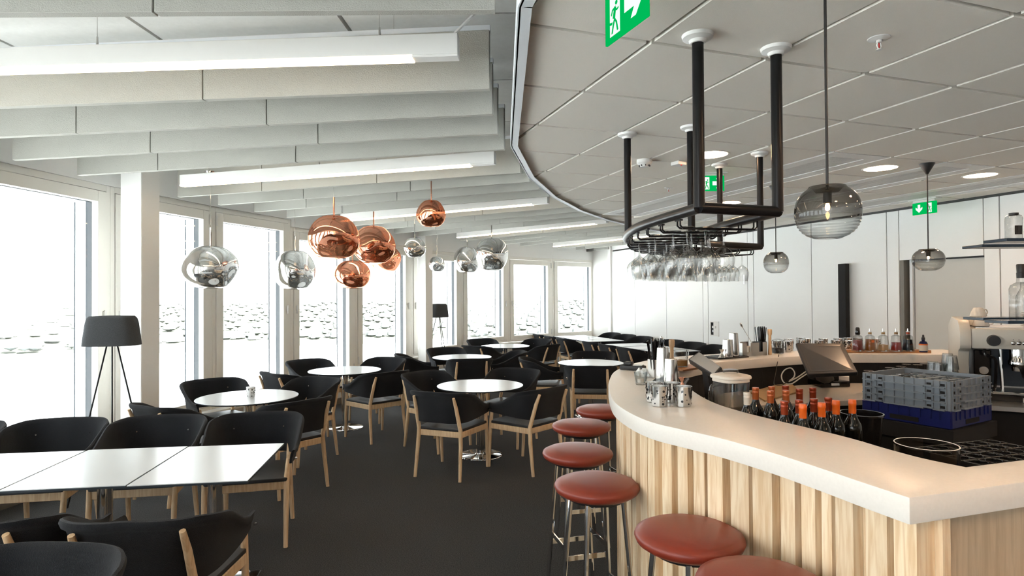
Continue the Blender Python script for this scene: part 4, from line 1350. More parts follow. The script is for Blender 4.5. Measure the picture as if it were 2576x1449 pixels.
WINE = [(1879, 984, 'cap_white', 'white-capped wine bottle at the left end of the bottle group'),
        (1900.6, 972, 'cap_copper', 'copper-capped wine bottle next to the white-capped one'),
        (1938, 980, 'cap_copper', 'copper-capped wine bottle third from the left'),
        (1941, 969, 'cap_copper', 'copper-capped wine bottle hidden behind the third one'),
        (1977, 979, 'cap_copper', 'copper-capped wine bottle in the middle back row'),
        (1976, 967, 'cap_rust', 'rust-capped wine bottle farthest back in the middle'),
        (1973, 1006, 'cap_rust', 'rust-capped wine bottle nearest the counter edge'),
        (2011, 975, 'cap_rust', 'rust-capped wine bottle fourth in the back row'),
        (2010, 1003, 'cap_rust', 'rust-capped wine bottle left of the first orange cap'),
        (2019.5, 1013, 'cap_orange', 'orange-capped wine bottle farthest left of the four'),
        (2044.5, 972, 'cap_rust', 'rust-capped wine bottle at the right end of the back row'),
        (2047, 1000, 'cap_rust', 'rust-capped wine bottle between the first two orange caps'),
        (2067, 1010, 'cap_orange', 'orange-capped wine bottle second of the four'),
        (2083.5, 997, 'cap_rust', 'dark rust-capped wine bottle behind the third orange cap'),
        (2103, 1004, 'cap_orange', 'orange-capped wine bottle third of the four'),
        (2144, 1002, 'cap_orange', 'orange-capped wine bottle farthest right, beside the black bucket')]
for i, (px, py, cap, lb) in enumerate(WINE):
    p = on(px, py + 3, BZ + 0.309)
    t = thing('wine_bottle', lb, 'bottle', (p.x, p.y, BZ), i * 0.7, 'dark wine bottles inside the counter')
    link('bottle_body', wb_me, t)
    link('cap', caps[cap], t)
    link('paper_label', lab_me, t)

p = at(2167, 1040, 2.80)
t = thing('ice_bucket', 'black round bucket beside the wine bottles', 'bucket', (p.x, p.y, 0.9005))
MB().lathe([(0, 0.004), (0.066, 0.0), (0.070, 0.004), (0.087, 0.212), (0.091, 0.214), (0.091, 0.222), (0.085, 0.222), (0.068, 0.012), (0, 0.012)], 36).build('bucket', 'black_gloss', t, smooth=40)

p = at(2330, 1117, 2.24)
t = thing('glass_bowl', 'large clear glass cylinder bowl by the counter corner', 'bowl', (p.x, p.y, 0.9005))
hb = p.z - 0.9005
MB().lathe([(0, 0.006), (0.096, 0.0), (0.101, 0.006), (0.102, hb), (0.098, hb), (0.096, 0.012), (0, 0.012)], 48).build('cylinder', 'clear_glass', t, smooth=40)
MB().lathe([(0.0978, hb), (0.099, hb + 0.0014), (0.101, hb + 0.0014), (0.1022, hb), (0.1, hb - 0.001), (0.0978, hb)], 48).build('rim', 'white_plastic', t, smooth=60)

# black glass rack under the crates
rk = thing('black_glass_rack', 'black compartment rack on the low shelf beside the glass bowl', 'rack', (2.02, 2.62, 0.9005), 0.31)
b = MB()
for i in range(7):
    b.box((-0.24 + 0.08 * i, 0, 0.045), (0.006, 0.30, 0.09))
for j in range(5):
    b.box((0, -0.148 + 0.074 * j, 0.045), (0.486, 0.006, 0.09))
b.build('dividers', 'black_plastic', rk, smooth=0)
for i in range(6):
    for j in range(4):
        MB().lathe([(0.030, 0.088), (0.031, 0.091), (0.032, 0.088), (0.031, 0.085), (0.030, 0.088)], 14, (-0.20 + 0.08 * i, -0.111 + 0.074 * j, 0.0)).build('ring', 'black_gloss', rk)
bm_ = thing('blue_mat', 'blue meshed bar mat at the counter corner', 'bar mat', (1.66, 2.17, 0.9005), 0.31)
bb = MB()
for i in range(16):
    bb.box((-0.15 + 0.02 * i, 0, 0.05), (0.008, 0.10, 0.10))
for j in range(5):
    bb.box((0, -0.045 + 0.0225 * j, 0.094), (0.31, 0.008, 0.012))
bb.build('mesh', 'crate_blue', bm_, smooth=0)

# ---------------------------------------------------------------- dish rack stack
du, dv = Vector((-0.51, 0.86)), Vector((0.86, 0.51))
ctr = Vector((2.43, 3.40)) + du * 0.25 + dv * 0.25
RZ0 = 0.905
drz = math.atan2(dv.y, dv.x)
sup = thing('undercounter_unit', 'black undercounter unit carrying the crate stack', 'cabinet', (ctr.x, ctr.y, 0), drz)
MB().box((0.0, 0.0, 0.86), (0.53, 0.53, 0.088)).build('top', 'black_matt', sup, smooth=0)
MB().box((0.0, 0.0, 0.40), (0.50, 0.50, 0.80)).build('body', 'black_matt', sup, smooth=0)
cr = thing('dish_rack', 'stacked dishwasher rack, blue base with four grey extenders', 'crate', (ctr.x, ctr.y, RZ0), drz)
def frame(z0, z1, half, th):
    b = MB()
    for sx in (-1, 1):
        b.box((sx * (half - th / 2), 0, (z0 + z1) / 2), (th, 2 * half, z1 - z0))
        b.box((0, sx * (half - th / 2), (z0 + z1) / 2), (2 * half - 2 * th, th, z1 - z0))
    return b
bb = frame(0.0, 0.10, 0.247, 0.010)
bb.box((0, 0, 0.005), (0.47, 0.47, 0.01))
base_o = bb.build('base', 'crate_blue', cr, smooth=0, bevel=0.006)
g = MB()
for ax in (0, 1):
    for sgn in (-1, 1):
        c_ = (0, sgn * 0.2475, 0.028) if ax == 0 else (sgn * 0.2475, 0, 0.028)
        d_ = (0.16, 0.004, 0.026) if ax == 0 else (0.004, 0.16, 0.026)
        g.box(c_, d_)
g.build('handle_slots', 'black_matt', base_o, smooth=0)
pw = MB()
for k in (-0.19, -0.145, -0.09, -0.03, 0.03, 0.09, 0.145, 0.19):
    for sgn in (-1, 1):
        pw.box((k, sgn * 0.249, 0.072), (0.004, 0.008, 0.05))
        pw.box((sgn * 0.249, k, 0.072), (0.008, 0.004, 0.05))
pw.build('ribs', 'crate_blue', base_o, smooth=0)['kind'] = 'stuff'
ex_me = None
for q in range(4):
    z0 = 0.101 + 0.0415 * q
    e = frame(0, 0.041, 0.243, 0.008)
    for (k0, k1) in ((-0.22, -0.16), (-0.155, -0.12), (-0.11, 0.11), (0.12, 0.155), (0.16, 0.22)):
        low = k0 in (-0.11, -0.22, 0.16)
        zz = 0.002 if low else 0.010
        for sgn in (-1, 1):
            e.box(((k0 + k1) / 2, sgn * 0.250, zz), (k1 - k0, 0.018, 0.007))
            e.box((sgn * 0.250, (k0 + k1) / 2, zz), (0.018, k1 - k0, 0.007))
    for k in (-0.225, -0.19, -0.157, -0.115, -0.055, 0.0, 0.055, 0.115, 0.157, 0.19, 0.225):
        for sgn in (-1, 1):
            e.box((k, sgn * 0.246, 0.021), (0.0045, 0.010, 0.040))
            e.box((sgn * 0.246, k, 0.021), (0.010, 0.0045, 0.040))
    if ex_me is None:
        ex_me = e.mesh('extender', 'crate_grey', 0)
    eo = link('extender', ex_me, cr, (0, 0, z0))
    cl_ = MB()
    for k in (-0.135, 0.135, -0.205, 0.205):
        for sgn in (-1, 1):
            cl_.box((k, sgn * 0.2445, 0.018), (0.022, 0.0035, 0.014))
            cl_.box((sgn * 0.2445, k, 0.018), (0.0035, 0.022, 0.014))
    cl_.build('clip_slots', 'black_matt', eo, smooth=0)
gi = 0
for i in range(5):
    for j in range(4):
        q = ctr + dv * (-0.175 + 0.0875 * i) + du * (-0.13 + 0.0875 * j)
        o = link('wine_glass', up_me, None, (q.x, q.y, RZ0 + 0.252))
        tag(o, 'upturned glass inside the dish rack, %s from the left in its %s row' % (NTH[i], NTH[j]), 'glass', 'wine glasses in the dish rack')

# ---------------------------------------------------------------- second till, cables and boxes on the low worktop
cs = [at(2033, 941, 4.42), at(2158, 936, 4.32), at(2120, 863, 4.66), at(2001.5, 863, 4.74)]
t = thing('touch_till', 'black touch screen till on the low worktop', 'till')
slab('housing', cs, 0.035, 'black_plastic', t)
slab('screen', inset(cs, 0.13, 0.0015), 0.001, 'screen_grey', t)
b0 = on(2085, 972, WZ)
b0 = Vector((b0.x + 0.01, b0.y + 0.03, WZ))
cm = sum((Vector(q) for q in cs), Vector()) / 4
MB().tube([(cm.x, cm.y + 0.05, cm.z - 0.06), (b0.x, b0.y + 0.05, WZ + 0.05)], [0.05, 0.07], 12).build('neck', 'black_plastic', t)
MB().prism([(-0.13, -0.10), (0.13, -0.10), (0.11, 0.12), (-0.11, 0.12)], 0, 0.05).build('foot', 'black_gloss', t, (b0.x, b0.y, WZ + 0.001), 0.1, smooth=30, bevel=0.012, seg=2)
slab('badge', [(b0.x - 0.03, b0.y - 0.112, WZ + 0.018), (b0.x + 0.04, b0.y - 0.105, WZ + 0.018), (b0.x + 0.04, b0.y - 0.099, WZ + 0.036), (b0.x - 0.03, b0.y - 0.106, WZ + 0.036)], 0.001, 'label_ice', t)
p = on(2121, 972, WZ)
t = thing('paper_roll', 'white till roll standing beside the touch till', 'paper roll', (p.x + 0.03, p.y + 0.04, WZ + 0.001))
MB().lathe([(0.012, 0), (0.038, 0), (0.038, 0.079), (0.012, 0.079), (0.012, 0)], 24).build('roll', 'white_plastic', t)
p = on(1896, 972, WZ)
t = thing('cardboard_box', 'small brown cardboard box on the low worktop behind the jug', 'box', (p.x + 0.01, p.y + 0.04, WZ + 0.001), 0.25)
MB().box((0, 0, 0.045), (0.17, 0.12, 0.09)).build('carton', 'cardboard', t, smooth=0)
MB().box((0.0, -0.012, 0.093), (0.172, 0.10, 0.003)).build('flap', 'cardboard', t, smooth=0)
cb_ = [on(1888, 990, WZ), on(1985, 962, WZ), on(2012, 988, WZ), on(1925, 1012, WZ)]
MBc = MB().prism([(q.x, q.y) for q in cb_], WZ + 0.001, WZ + 0.013)
tag(MBc.build('cork_board', 'cork_board', smooth=0), 'brown cork board lying on the low worktop', 'board')
cpts = [at(x, y, d_) for x, y, d_ in ((2030, 940, 4.75), (2012, 952, 4.7), (1990, 966, 4.66), (1972, 962, 4.68), (1966, 945, 4.72), (1975, 930, 4.75), (1990, 926, 4.75), (1999, 938, 4.72), (1996, 950, 4.7), (1985, 959, 4.68), (2005, 950, 4.72), (2028, 934, 4.78))]
t = MB().tube(catmull(cpts, 5), 0.005, 6).build('till_cable', 'cable_white')
tag(t, 'looped white cable behind the touch till', 'cable')
cpts = [at(x, y, d_) for x, y, d_ in ((1959, 892, 5.12), (1956, 910, 5.06), (1952, 935, 5.0), (1947, 960, 4.9), (1950, 968, 4.75), (1968, 968, 4.65), (1985, 957, 4.6))]
t = MB().tube(catmull(cpts, 5), 0.0032, 6).build('black_cable', 'black_plastic')
tag(t, 'thin black cable hanging from the back counter edge', 'cable')

# upturned glasses and tumblers at the right of the low worktop
UP = [(2185, 4.60), (2201, 4.50), (2228, 4.58), (2238, 4.78), (2266, 4.86), (2280, 5.0), (2308, 4.96), (2326, 5.02)]
for i, (px, dd) in enumerate(UP):
    c = at(px, 905, dd)
    o = link('wine_glass', up_me, None, (c.x, c.y, WZ + 0.187))
    tag(o, 'upturned wine glass behind the crate stack, %s from the left' % NTH[i], 'glass', 'wine glasses on the low worktop')
up_plat = [(2362, 4.25, 4, 'front left'), (2394, 4.22, 5, 'front right'), (2384, 4.36, 5, 'back right'), (2346, 4.34, 4, 'back left')]
TUMB_Z = at(2428, 1000, 4.35).z + 0.0005
TUMB = []
for (px, dd, n, wh) in up_plat:
    c = at(px, 905, dd)
    for q in range(n):
        o = link('tumbler', tumbler_me, None, (c.x, c.y, TUMB_Z + 0.0953 + 0.054 * q))
        o.rotation_euler.x = PI
        tag(o, 'upturned clear tumbler, %s from the bottom of the %s stack by the coffee machine' % (NTH[q], wh), 'glass', 'stacked tumblers')

# ---------------------------------------------------------------- things on the back counter
q1, q2, q3 = on(1849, 896, CZ + 0.013), on(1831, 898, CZ + 0.013), on(1817, 900, CZ + 0.013)
tray(((q1.x + q3.x) / 2, q1.y + 0.03), 0.34, 0.20, 0.45, 'black ribbed bar mat on the back counter')
shaker((q1.x, q1.y + 0.03, CZ + 0.0135), 0.19, 0.044, 'tall steel cocktail shaker on the back counter')
shaker((q2.x, q2.y + 0.01, CZ + 0.0135), 0.142, 0.043, 'short steel cocktail shaker on the back counter')
jigger((q3.x, q3.y + 0.01, CZ + 0.0135), 'small steel jigger on the back counter mat')
q = on(1893, 896, CZ)
t = thing('napkin_caddy', 'grey steel napkin caddy with cut-out sides on the back counter', 'caddy', (q.x + 0.01, q.y + 0.09, CZ + 0.001), 0.35)
b = MB()
for sy in (-1, 1):
    for x0, x1 in ((-0.13, -0.085), (-0.045, 0.045), (0.085, 0.13)):
        b.box(((x0 + x1) / 2, sy * 0.065, 0.055), (x1 - x0, 0.003, 0.11))
    b.box((0, sy * 0.065, 0.016), (0.26, 0.003, 0.032))
for sx in (-1, 1):
    for y0, y1 in ((-0.065, -0.028), (0.028, 0.065)):
        b.box((sx * 0.13, (y0 + y1) / 2, 0.055), (0.003, y1 - y0, 0.11))
    b.box((sx * 0.13, 0, 0.016), (0.003, 0.13, 0.032))
b.box((0, 0, 0.003), (0.26, 0.13, 0.005))
b.build('caddy', 'steel_brushed', t, smooth=0)
MB().box((0, 0, 0.04), (0.10, 0.10, 0.07)).build('napkin_stack', 'label_paper', t, smooth=0)
q = at(1915, 880, 5.32)
straw_box((q.x, q.y, CZ + 0.001), 'black box packed with black straws on the back counter', 0.3, 24, False)
q = at(1928, 880, 5.22)
muddler((q.x + 0.055, q.y + 0.06, CZ + 0.001), 'wooden muddler beside the back counter straws')
e1, e2 = at(1905, 862, 5.30), at(1862, 813, 5.24)
spoon((e1.x, e1.y, CZ + 0.02), tuple(e2), 'long bar spoon leaning out over the back counter')
q = at(1940, 880, 5.42)
jar((q.x + 0.06, q.y, CZ + 0.001), 'dark filled clip-top jar on the back counter', 'black_plastic')
hp_ = [(1954, 886), (1970, 887), (1986, 887), (2002, 886), (2022, 882), (2046, 880), (2068, 883), (2090, 880), (2110, 883), (2128, 879), (2142, 884), (2152, 878), (1990, 879), (2032, 877), (2212, 879), (2180, 879)]
rank = [sorted(q[0] for q in hp_).index(q[0]) for q in hp_]
for i, (px, py) in enumerate(hp_):
    c = on(px, py, CZ)
    holder((c.x, c.y + 0.05 + 0.088 * (i % 2), CZ + 0.001), 'perforated steel tealight holder on the back counter, %s from the left' % NTH[rank[i]], i * 0.9)
q = on(2235, 888, CZ)
t = thing('plank', 'thick brown wooden plank under the dasher bottles', 'board', (q.x, q.y + 0.05, CZ + 0.0005), 0.0)
a_, b_ = on(2140, 890, CZ), on(2340, 891, CZ)
ang = math.atan2(b_.y - a_.y, b_.x - a_.x)
t.rotation_euler.z = ang
MB().box((0, 0, 0.013), ((b_ - a_).length + 0.06, 0.12, 0.025)).build('board', 'board_wood', t, smooth=0, bevel=0.002)
DB = [('liquid_red', 0.098, 2163.8, 'dark red', True), ('liquid_amber', 0.105, 2194.7, 'amber brown', False), ('liquid_pale', 0.058, 2228.5, 'pale straw', False), ('liquid_scarlet', 0.078, 2261, 'scarlet', False), ('liquid_dark', 0.102, 2291, 'near-black', False)]
for (lm, lh, px, cn, wrapped) in DB:
    s_ = on(px, 885, CZ + 0.026)
    t = thing('dasher_bottle', 'square glass dasher bottle holding %s liquid' % cn, 'bottle', (s_.x, s_.y + 0.035, CZ + 0.0265), ang + 0.35, 'dasher bottles')
    MB().lathe([(0, 0.0), (0.039, 0.0), (0.041, 0.006), (0.029, 0.128), (0.022, 0.136), (0.013, 0.139), (0.012, 0.152)], 32, sq=5).build('glass_body', 'clear_glass', t, smooth=40)
    k = 0.034 - 0.0085 * lh / 0.128
    MB().lathe([(0, 0.010), (0.033, 0.010), (k, lh), (0, lh)], 32, sq=5).build('liquid', lm, t, smooth=40)
    if wrapped:
        MB().lathe([(0.017, 0.142), (0.020, 0.155), (0.016, 0.20), (0.012, 0.206), (0, 0.208)], 14).build('foil_wrap', 'black_gloss', t)
    else:
        MB().lathe([(0.011, 0.146), (0.015, 0.150), (0.013, 0.165), (0, 0.166)], 16).build('cork', 'cork_board' if 'near' not in cn else 'cap_rust', t)
        MB().lathe([(0.017, 0.166), (0.017, 0.169), (0.006, 0.172), (0.0035, 0.196), (0, 0.197)], 14).build('dasher_top', 'steel', t)
    MB().box((-0.012, -0.0405, 0.008), (0.018, 0.001, 0.010)).build('small_label', 'label_ice', t, smooth=0)
    if cn.startswith('amber'):
        MB().box((0.0, -0.0335, 0.088), (0.030, 0.001, 0.020)).build('orange_label', 'label_orange', t, smooth=0)
s_ = on(2330, 887, CZ + 0.026)
t = thing('dropper_bottle', 'small dark blue dropper bottle at the plank end', 'bottle', (s_.x, s_.y + 0.035, CZ + 0.0265), ang)
MB().lathe([(0, 0), (0.030, 0), (0.032, 0.004), (0.032, 0.075), (0.024, 0.09), (0.012, 0.096), (0.012, 0.106)], 24).build('glass_body', 'bottle_blue', t)
MB().lathe([(0.014, 0.104), (0.014, 0.122), (0.009, 0.126), (0.007, 0.145), (0, 0.148)], 16).build('dropper', 'black_plastic', t)
MB().lathe([(0.0324, 0.012), (0.0324, 0.060)], 24).build('paper_label', 'label_paper', t)
MB().lathe([(0.0327, 0.060), (0.0327, 0.070)], 24).build('label_band', 'label_orange', t)

# ---------------------------------------------------------------- coffee machine
mp_ = at(2428, 1000, 4.35)
mz = mp_.z
mc = thing('coffee_machine', 'ivory espresso machine at the right end of the bar', 'coffee machine', (mp_.x, mp_.y, mz), -0.50)
mc.scale = (1.127, 1.127, 1.127)
mt_ = thing('machine_cabinet', 'black base cabinet under the espresso machine', 'cabinet', (mp_.x, mp_.y, 0), -0.50)
MB().box((0.34, 0.0, mz / 2 - 0.02), (1.36, 0.54, mz - 0.04)).build('body', 'black_matt', mt_, smooth=0)
MB().box((0.34, -0.01, mz - 0.016), (1.40, 0.60, 0.030)).build('top', 'steel_brushed', mt_, smooth=0)
# curved side cheek
def cheek(x0, x1):
    prof = [(-0.02, 0.0), (-0.02, 0.02), (0.02, 0.05), (0.055, 0.20), (0.03, 0.29), (-0.035, 0.31), (-0.05, 0.33), (-0.05, 0.40), (-0.03, 0.44), (0.04, 0.485), (0.30, 0.50), (0.45, 0.44), (0.47, 0.0)]
    n = len(prof)
    v = [(x0, y, z) for y, z in prof] + [(x1, y, z) for y, z in prof]
    f = [tuple(range(n)), tuple(range(2 * n - 1, n - 1, -1))] + [(i, n + i, n + (i + 1) % n, (i + 1) % n) for i in range(n)]
    return MB().add(v, f)
cheek(-0.03, 0.03).build('side_cheek', 'machine_ivory', mc, smooth=30, bevel=0.008, seg=2)
cheek(0.80, 0.86).build('side_cheek', 'machine_ivory', mc, smooth=30, bevel=0.008, seg=2)
MB().box((0.415, 0.19, 0.375), (0.77, 0.46, 0.125)).build('upper_body', 'machine_ivory', mc, smooth=30, bevel=0.012, seg=2)
MB().box((0.415, 0.33, 0.16), (0.765, 0.20, 0.31)).build('back_panel', 'steel_brushed', mc, smooth=0)
MB().box((0.415, 0.222, 0.18), (0.60, 0.012, 0.24)).build('splash_plate', 'shelf_blue', mc, smooth=0)
MB().box((0.10, 0.14, 0.18), (0.09, 0.16, 0.24)).build('service_panel', 'black_gloss', mc, smooth=0, bevel=0.006)
MB().cyl((0.105, 0.062, 0.17), (0.105, 0.05, 0.17), 0.024, n=20).build('pressure_gauge', 'steel', mc)
MB().cyl((0.085, 0.062, 0.10), (0.085, 0.05, 0.10), 0.010, n=12).build('screw', 'steel', mc)
MB().cyl((0.14, -0.035, 0.365), (0.14, -0.075, 0.365), 0.036, 0.031, 20).build('steam_knob', 'black_plastic', mc)
for x in (0.235, 0.262, 0.289, 0.316, 0.343, 0.455, 0.482, 0.509):
    o = MB().lathe([(0.0115, 0), (0.0115, 0.004), (0.008, 0.006), (0, 0.006)], 14, (0, 0, 0), Matrix.Rotation(PI / 2, 3, 'X')).build('push_button', 'steel', mc, (x, -0.04, 0.352))
    MB().box((x, -0.0412, 0.372), (0.004, 0.002, 0.004)).build('button_mark', 'black_matt', mc, smooth=0)
def group(x):
    MB().lathe([(0, 0.20), (0.038, 0.20), (0.050, 0.215), (0.050, 0.235), (0.044, 0.25), (0.044, 0.315), (0, 0.315)], 24, (x, 0.06, 0)).build('group_head', 'chrome', mc)
    MB().tube([(x, 0.02, 0.205), (x, -0.03, 0.200), (x, -0.13, 0.165)], [0.012, 0.012, 0.020], 10).build('portafilter_handle', 'black_gloss', mc)
    MB().lathe([(0, 0.17), (0.03, 0.175), (0.036, 0.20), (0, 0.205)], 20, (x, 0.06, 0)).build('portafilter', 'chrome', mc)
group(0.275)
group(0.56)
MB().tube(catmull([(0.10, 0.0, 0.32), (0.105, -0.01, 0.27), (0.15, -0.015, 0.25), (0.155, 0.0, 0.15), (0.15, 0.01, 0.05)], 5), 0.008, 8).build('steam_hose', 'black_gloss', mc)
MB().cyl((0.19, 0.02, 0.04), (0.185, 0.04, 0.31), 0.009, n=10).build('steam_wand', 'chrome', mc)
MB().box((0.44, 0.07, 0.045), (0.62, 0.24, 0.018)).build('drip_tray', 'steel', mc, smooth=0, bevel=0.004)
MB().box((0.44, -0.03, 0.012), (0.66, 0.06, 0.05)).build('base', 'black_gloss', mc, smooth=0, bevel=0.006)
try:
    cu = bpy.data.curves.new('machine_lettering', 'FONT')
    cu.body = 'EXPOBAR'
    cu.size = 0.036
    cu.extrude = 0.0005
    tm = bpy.data.objects.new('lettering', cu)
    COL.objects.link(tm)
    bpy.context.view_layer.update()
    dg = bpy.context.evaluated_depsgraph_get()
    me = bpy.data.meshes.new_from_object(tm.evaluated_get(dg))
    bpy.data.objects.remove(tm)
    me.materials.clear()
    me.materials.append(M['steel_brushed'])
    lo = link('lettering', me, mc, (0.27, -0.062, 0.0))
    lo.rotation_euler.x = PI / 2
except Exception as ex:
    print('lettering skipped', ex)
tr_ = MB().box((0.42, 0.20, 0.4405), (0.72, 0.36, 0.006)).build('cup_tray', 'steel_brushed', mc, smooth=0)
Mm = Matrix.Translation((mp_.x, mp_.y, mz)) @ Matrix.Rotation(-0.50, 4, 'Z') @ Matrix.Scale(1.127, 4)
cup_me = MB().lathe([(0, 0.0), (0.046, 0.0), (0.052, 0.004), (0.045, 0.03), (0.030, 0.062), (0.022, 0.066), (0, 0.066)], 24).mesh('cup_body', 'crockery', 40)
ear_me = MB().tube(catmull([(0.044, 0, 0.045), (0.062, 0, 0.050), (0.072, 0, 0.035), (0.066, 0, 0.018), (0.050, 0, 0.014)], 4), 0.0045, 6).mesh('cup_handle', 'crockery', 50)
for i, (x, y, z, lb) in enumerate(((0.10, 0.10, 0.445, 'upturned cream cup lying lowest on the coffee machine'), (0.09, 0.20, 0.445, 'upturned cream cup at the back of the coffee machine top'), (0.095, 0.15, 0.505, 'upturned cream cup stacked on the other two'))):
    p = Mm @ Vector((x, y, z))
    t = thing('coffee_cup', lb, 'cup', tuple(p), -0.5 + 0.3 * i, 'coffee cups on the machine')
    link('cup_body', cup_me, t)
    link('cup_handle', ear_me, t)
pl_me = MB().lathe([(0, 0), (0.04, 0), (0.075, 0.010), (0.074, 0.012), (0.04, 0.004), (0, 0.004)], 36).mesh('saucer', 'crockery', 40)
for i in range(9):
    p = Mm @ Vector((0.37, 0.13, 0.4440 + 0.0103 * i))
    o = link('saucer', pl_me, None, tuple(p))
    tag(o, 'cream saucer, %s from the bottom of the pile on the coffee machine' % NTH[i], 'saucer', 'pile of saucers')

# ---------------------------------------------------------------- hanging bottle shelves at the right
sh = thing('bottle_shelf', 'dark blue glass bottle shelves hung at the right edge', 'shelf')
ZS = (1.52, 1.95)
for z in ZS:
    for (px, dd, y_) in ((2526, 3.20, 0), (2465, 3.60, 1)):
        xl = at(px, 700, dd).x
        MB().box((xl + 0.7, dd + 0.06, z - 0.008), (1.4, 0.16, 0.016)).build('shelf_board', 'shelf_blue', sh, smooth=0, bevel=0.002)
for x, y in ((3.35, 3.22), (3.35, 3.70), (3.95, 3.22), (3.95, 3.70)):
    MB().cyl((x, y, 1.45), (x, y, Z_TILE), 0.012, n=10).build('hanging_rod', 'black_pipe', sh)
def spirit(p, prof, sq, mats, label, rz=0.0, cap=None):
    t = thing('spirit_bottle', label, 'bottle', p, rz, 'spirit bottles on the hung shelves')
    MB().lathe(prof, 32, sq=sq).build('glass_body', mats[0], t, smooth=40)
    if cap:
        MB().lathe(cap, 20).build('stopper', 'black_plastic', t, smooth=40)
    if len(mats) > 1:
        MB().box((0, -prof[1][0] * 1.005, prof[-1][1] * 0.36), (prof[1][0] * 1.3, 0.0015, prof[-1][1] * 0.36)).build('front_label', mats[1], t, smooth=0)
px_ = at(2566, 700, 3.22)
spirit((px_.x + 0.02, 3.24, ZS[0] + 0.0005), [(0, 0), (0.040, 0), (0.042, 0.004), (0.042, 0.165), (0.036, 0.185), (0.016, 0.20), (0.014, 0.225)], 5, ('clear_glass', 'label_ice'), 'clear square bottle with black stopper on the lower hung shelf', 0.1, [(0.018, 0.222), (0.019, 0.25), (0.017, 0.252), (0.019, 0.29), (0.016, 0.297), (0, 0.298)])
px_ = at(2566, 700, 3.62)
spirit((px_.x + 0.05, 3.66, ZS[0] + 0.0005), [(0, 0), (0.036, 0), (0.037, 0.006), (0.037, 0.12), (0.014, 0.17), (0.013, 0.21)], None, ('clear_glass', 'label_ice'), 'small clear round bottle at the back of the lower hung shelf')
px_ = at(2568, 700, 3.22)
spirit((px_.x, 3.26, ZS[1] + 0.0005), [(0, 0), (0.030, 0), (0.032, 0.004), (0.032, 0.11), (0.028, 0.125), (0.02, 0.13)], 5, ('clear_glass', 'black_plastic'), 'short square bottle with a black label on the upper hung shelf', 0, [(0.021, 0.128), (0.022, 0.14), (0, 0.141)])
spirit((px_.x + 0.075, 3.21, ZS[1] + 0.0005), [(0, 0), (0.042, 0), (0.046, 0.01), (0.030, 0.08), (0.044, 0.14), (0.020, 0.19), (0.014, 0.22)], None, ('clear_glass',), 'curved clear bottle on the upper hung shelf')

# ---------------------------------------------------------------- hanging wine glass rack
PZ = 2.008
A1, A2 = on(1755, 88, Z_TILE), on(1952, 120, Z_TILE)
B1, B2 = on(1578, 336, Z_TILE), on(1737, 318, Z_TILE)
D1, D2 = on(1810, 413, Z_TILE), on(1911, 384, Z_TILE)
gr = thing('glass_rack', 'black pipe wine glass rack hung from the ceiling over the bar', 'glass rack')
PR = 0.0225
def flat(p, z):
    return Vector((p.x, p.y, z))
mo = Vector(((A1.x + B1.x) / 2 - 0.10, (A1.y + B1.y) / 2, 0))
mo2 = Vector(((B1.x + D1.x) / 2 - 0.13, (B1.y + D1.y) / 2 + 0.12, 0))
mi = Vector(((A2.x + B2.x) / 2 - 0.045, (A2.y + B2.y) / 2, 0))
mi2 = Vector(((B2.x + D2.x) / 2 - 0.08, (B2.y + D2.y) / 2 + 0.08, 0))
opath = catmull([flat(A1, PZ), flat(mo, PZ), flat(B1, PZ), flat(mo2, PZ), flat(D1, PZ)], 8)
ipath = catmull([flat(A2, PZ), flat(mi, PZ), flat(B2, PZ), flat(mi2, PZ), flat(D2, PZ)], 8)
MB().tube(opath, PR, 14).build('outer_pipe', 'black_pipe', gr, smooth=50)
MB().tube(ipath, PR, 14).build('inner_pipe', 'black_pipe', gr, smooth=50)
MB().tube([flat(A1, PZ), flat(A2, PZ)], PR, 14).build('end_pipe', 'black_pipe', gr, smooth=50)
MB().tube([flat(D1, PZ), flat(D2, PZ)], PR, 14).build('end_pipe', 'black_pipe', gr, smooth=50)
for P_ in (A1, A2, B1, B2, D1, D2):
    MB().tube([flat(P_, PZ), flat(P_, Z_TILE - 0.001)], PR, 14).build('hanger_pipe', 'black_pipe', gr, smooth=50)
    MB().lathe([(0.024, -0.035), (0.030, -0.034), (0.034, -0.022), (0.058, -0.014), (0.062, -0.001), (0, -0.001)], 28, flat(P_, Z_TILE)).build('ceiling_rosette', 'white_plastic', gr, smooth=50)
def cum(path):
    a = [0.0]
    for p, q in zip(path, path[1:]):
        a.append(a[-1] + (q - p).length)
    return a
oa, ia = cum(opath), cum(ipath)
def sample(path, a, f):
    s = f * a[-1]
    for i in range(len(path) - 1):
        if a[i + 1] >= s:
            return path[i].lerp(path[i + 1], (s - a[i]) / (a[i + 1] - a[i]))
    return path[-1]
NR = 15
GZ = 1.952
gcount = 0
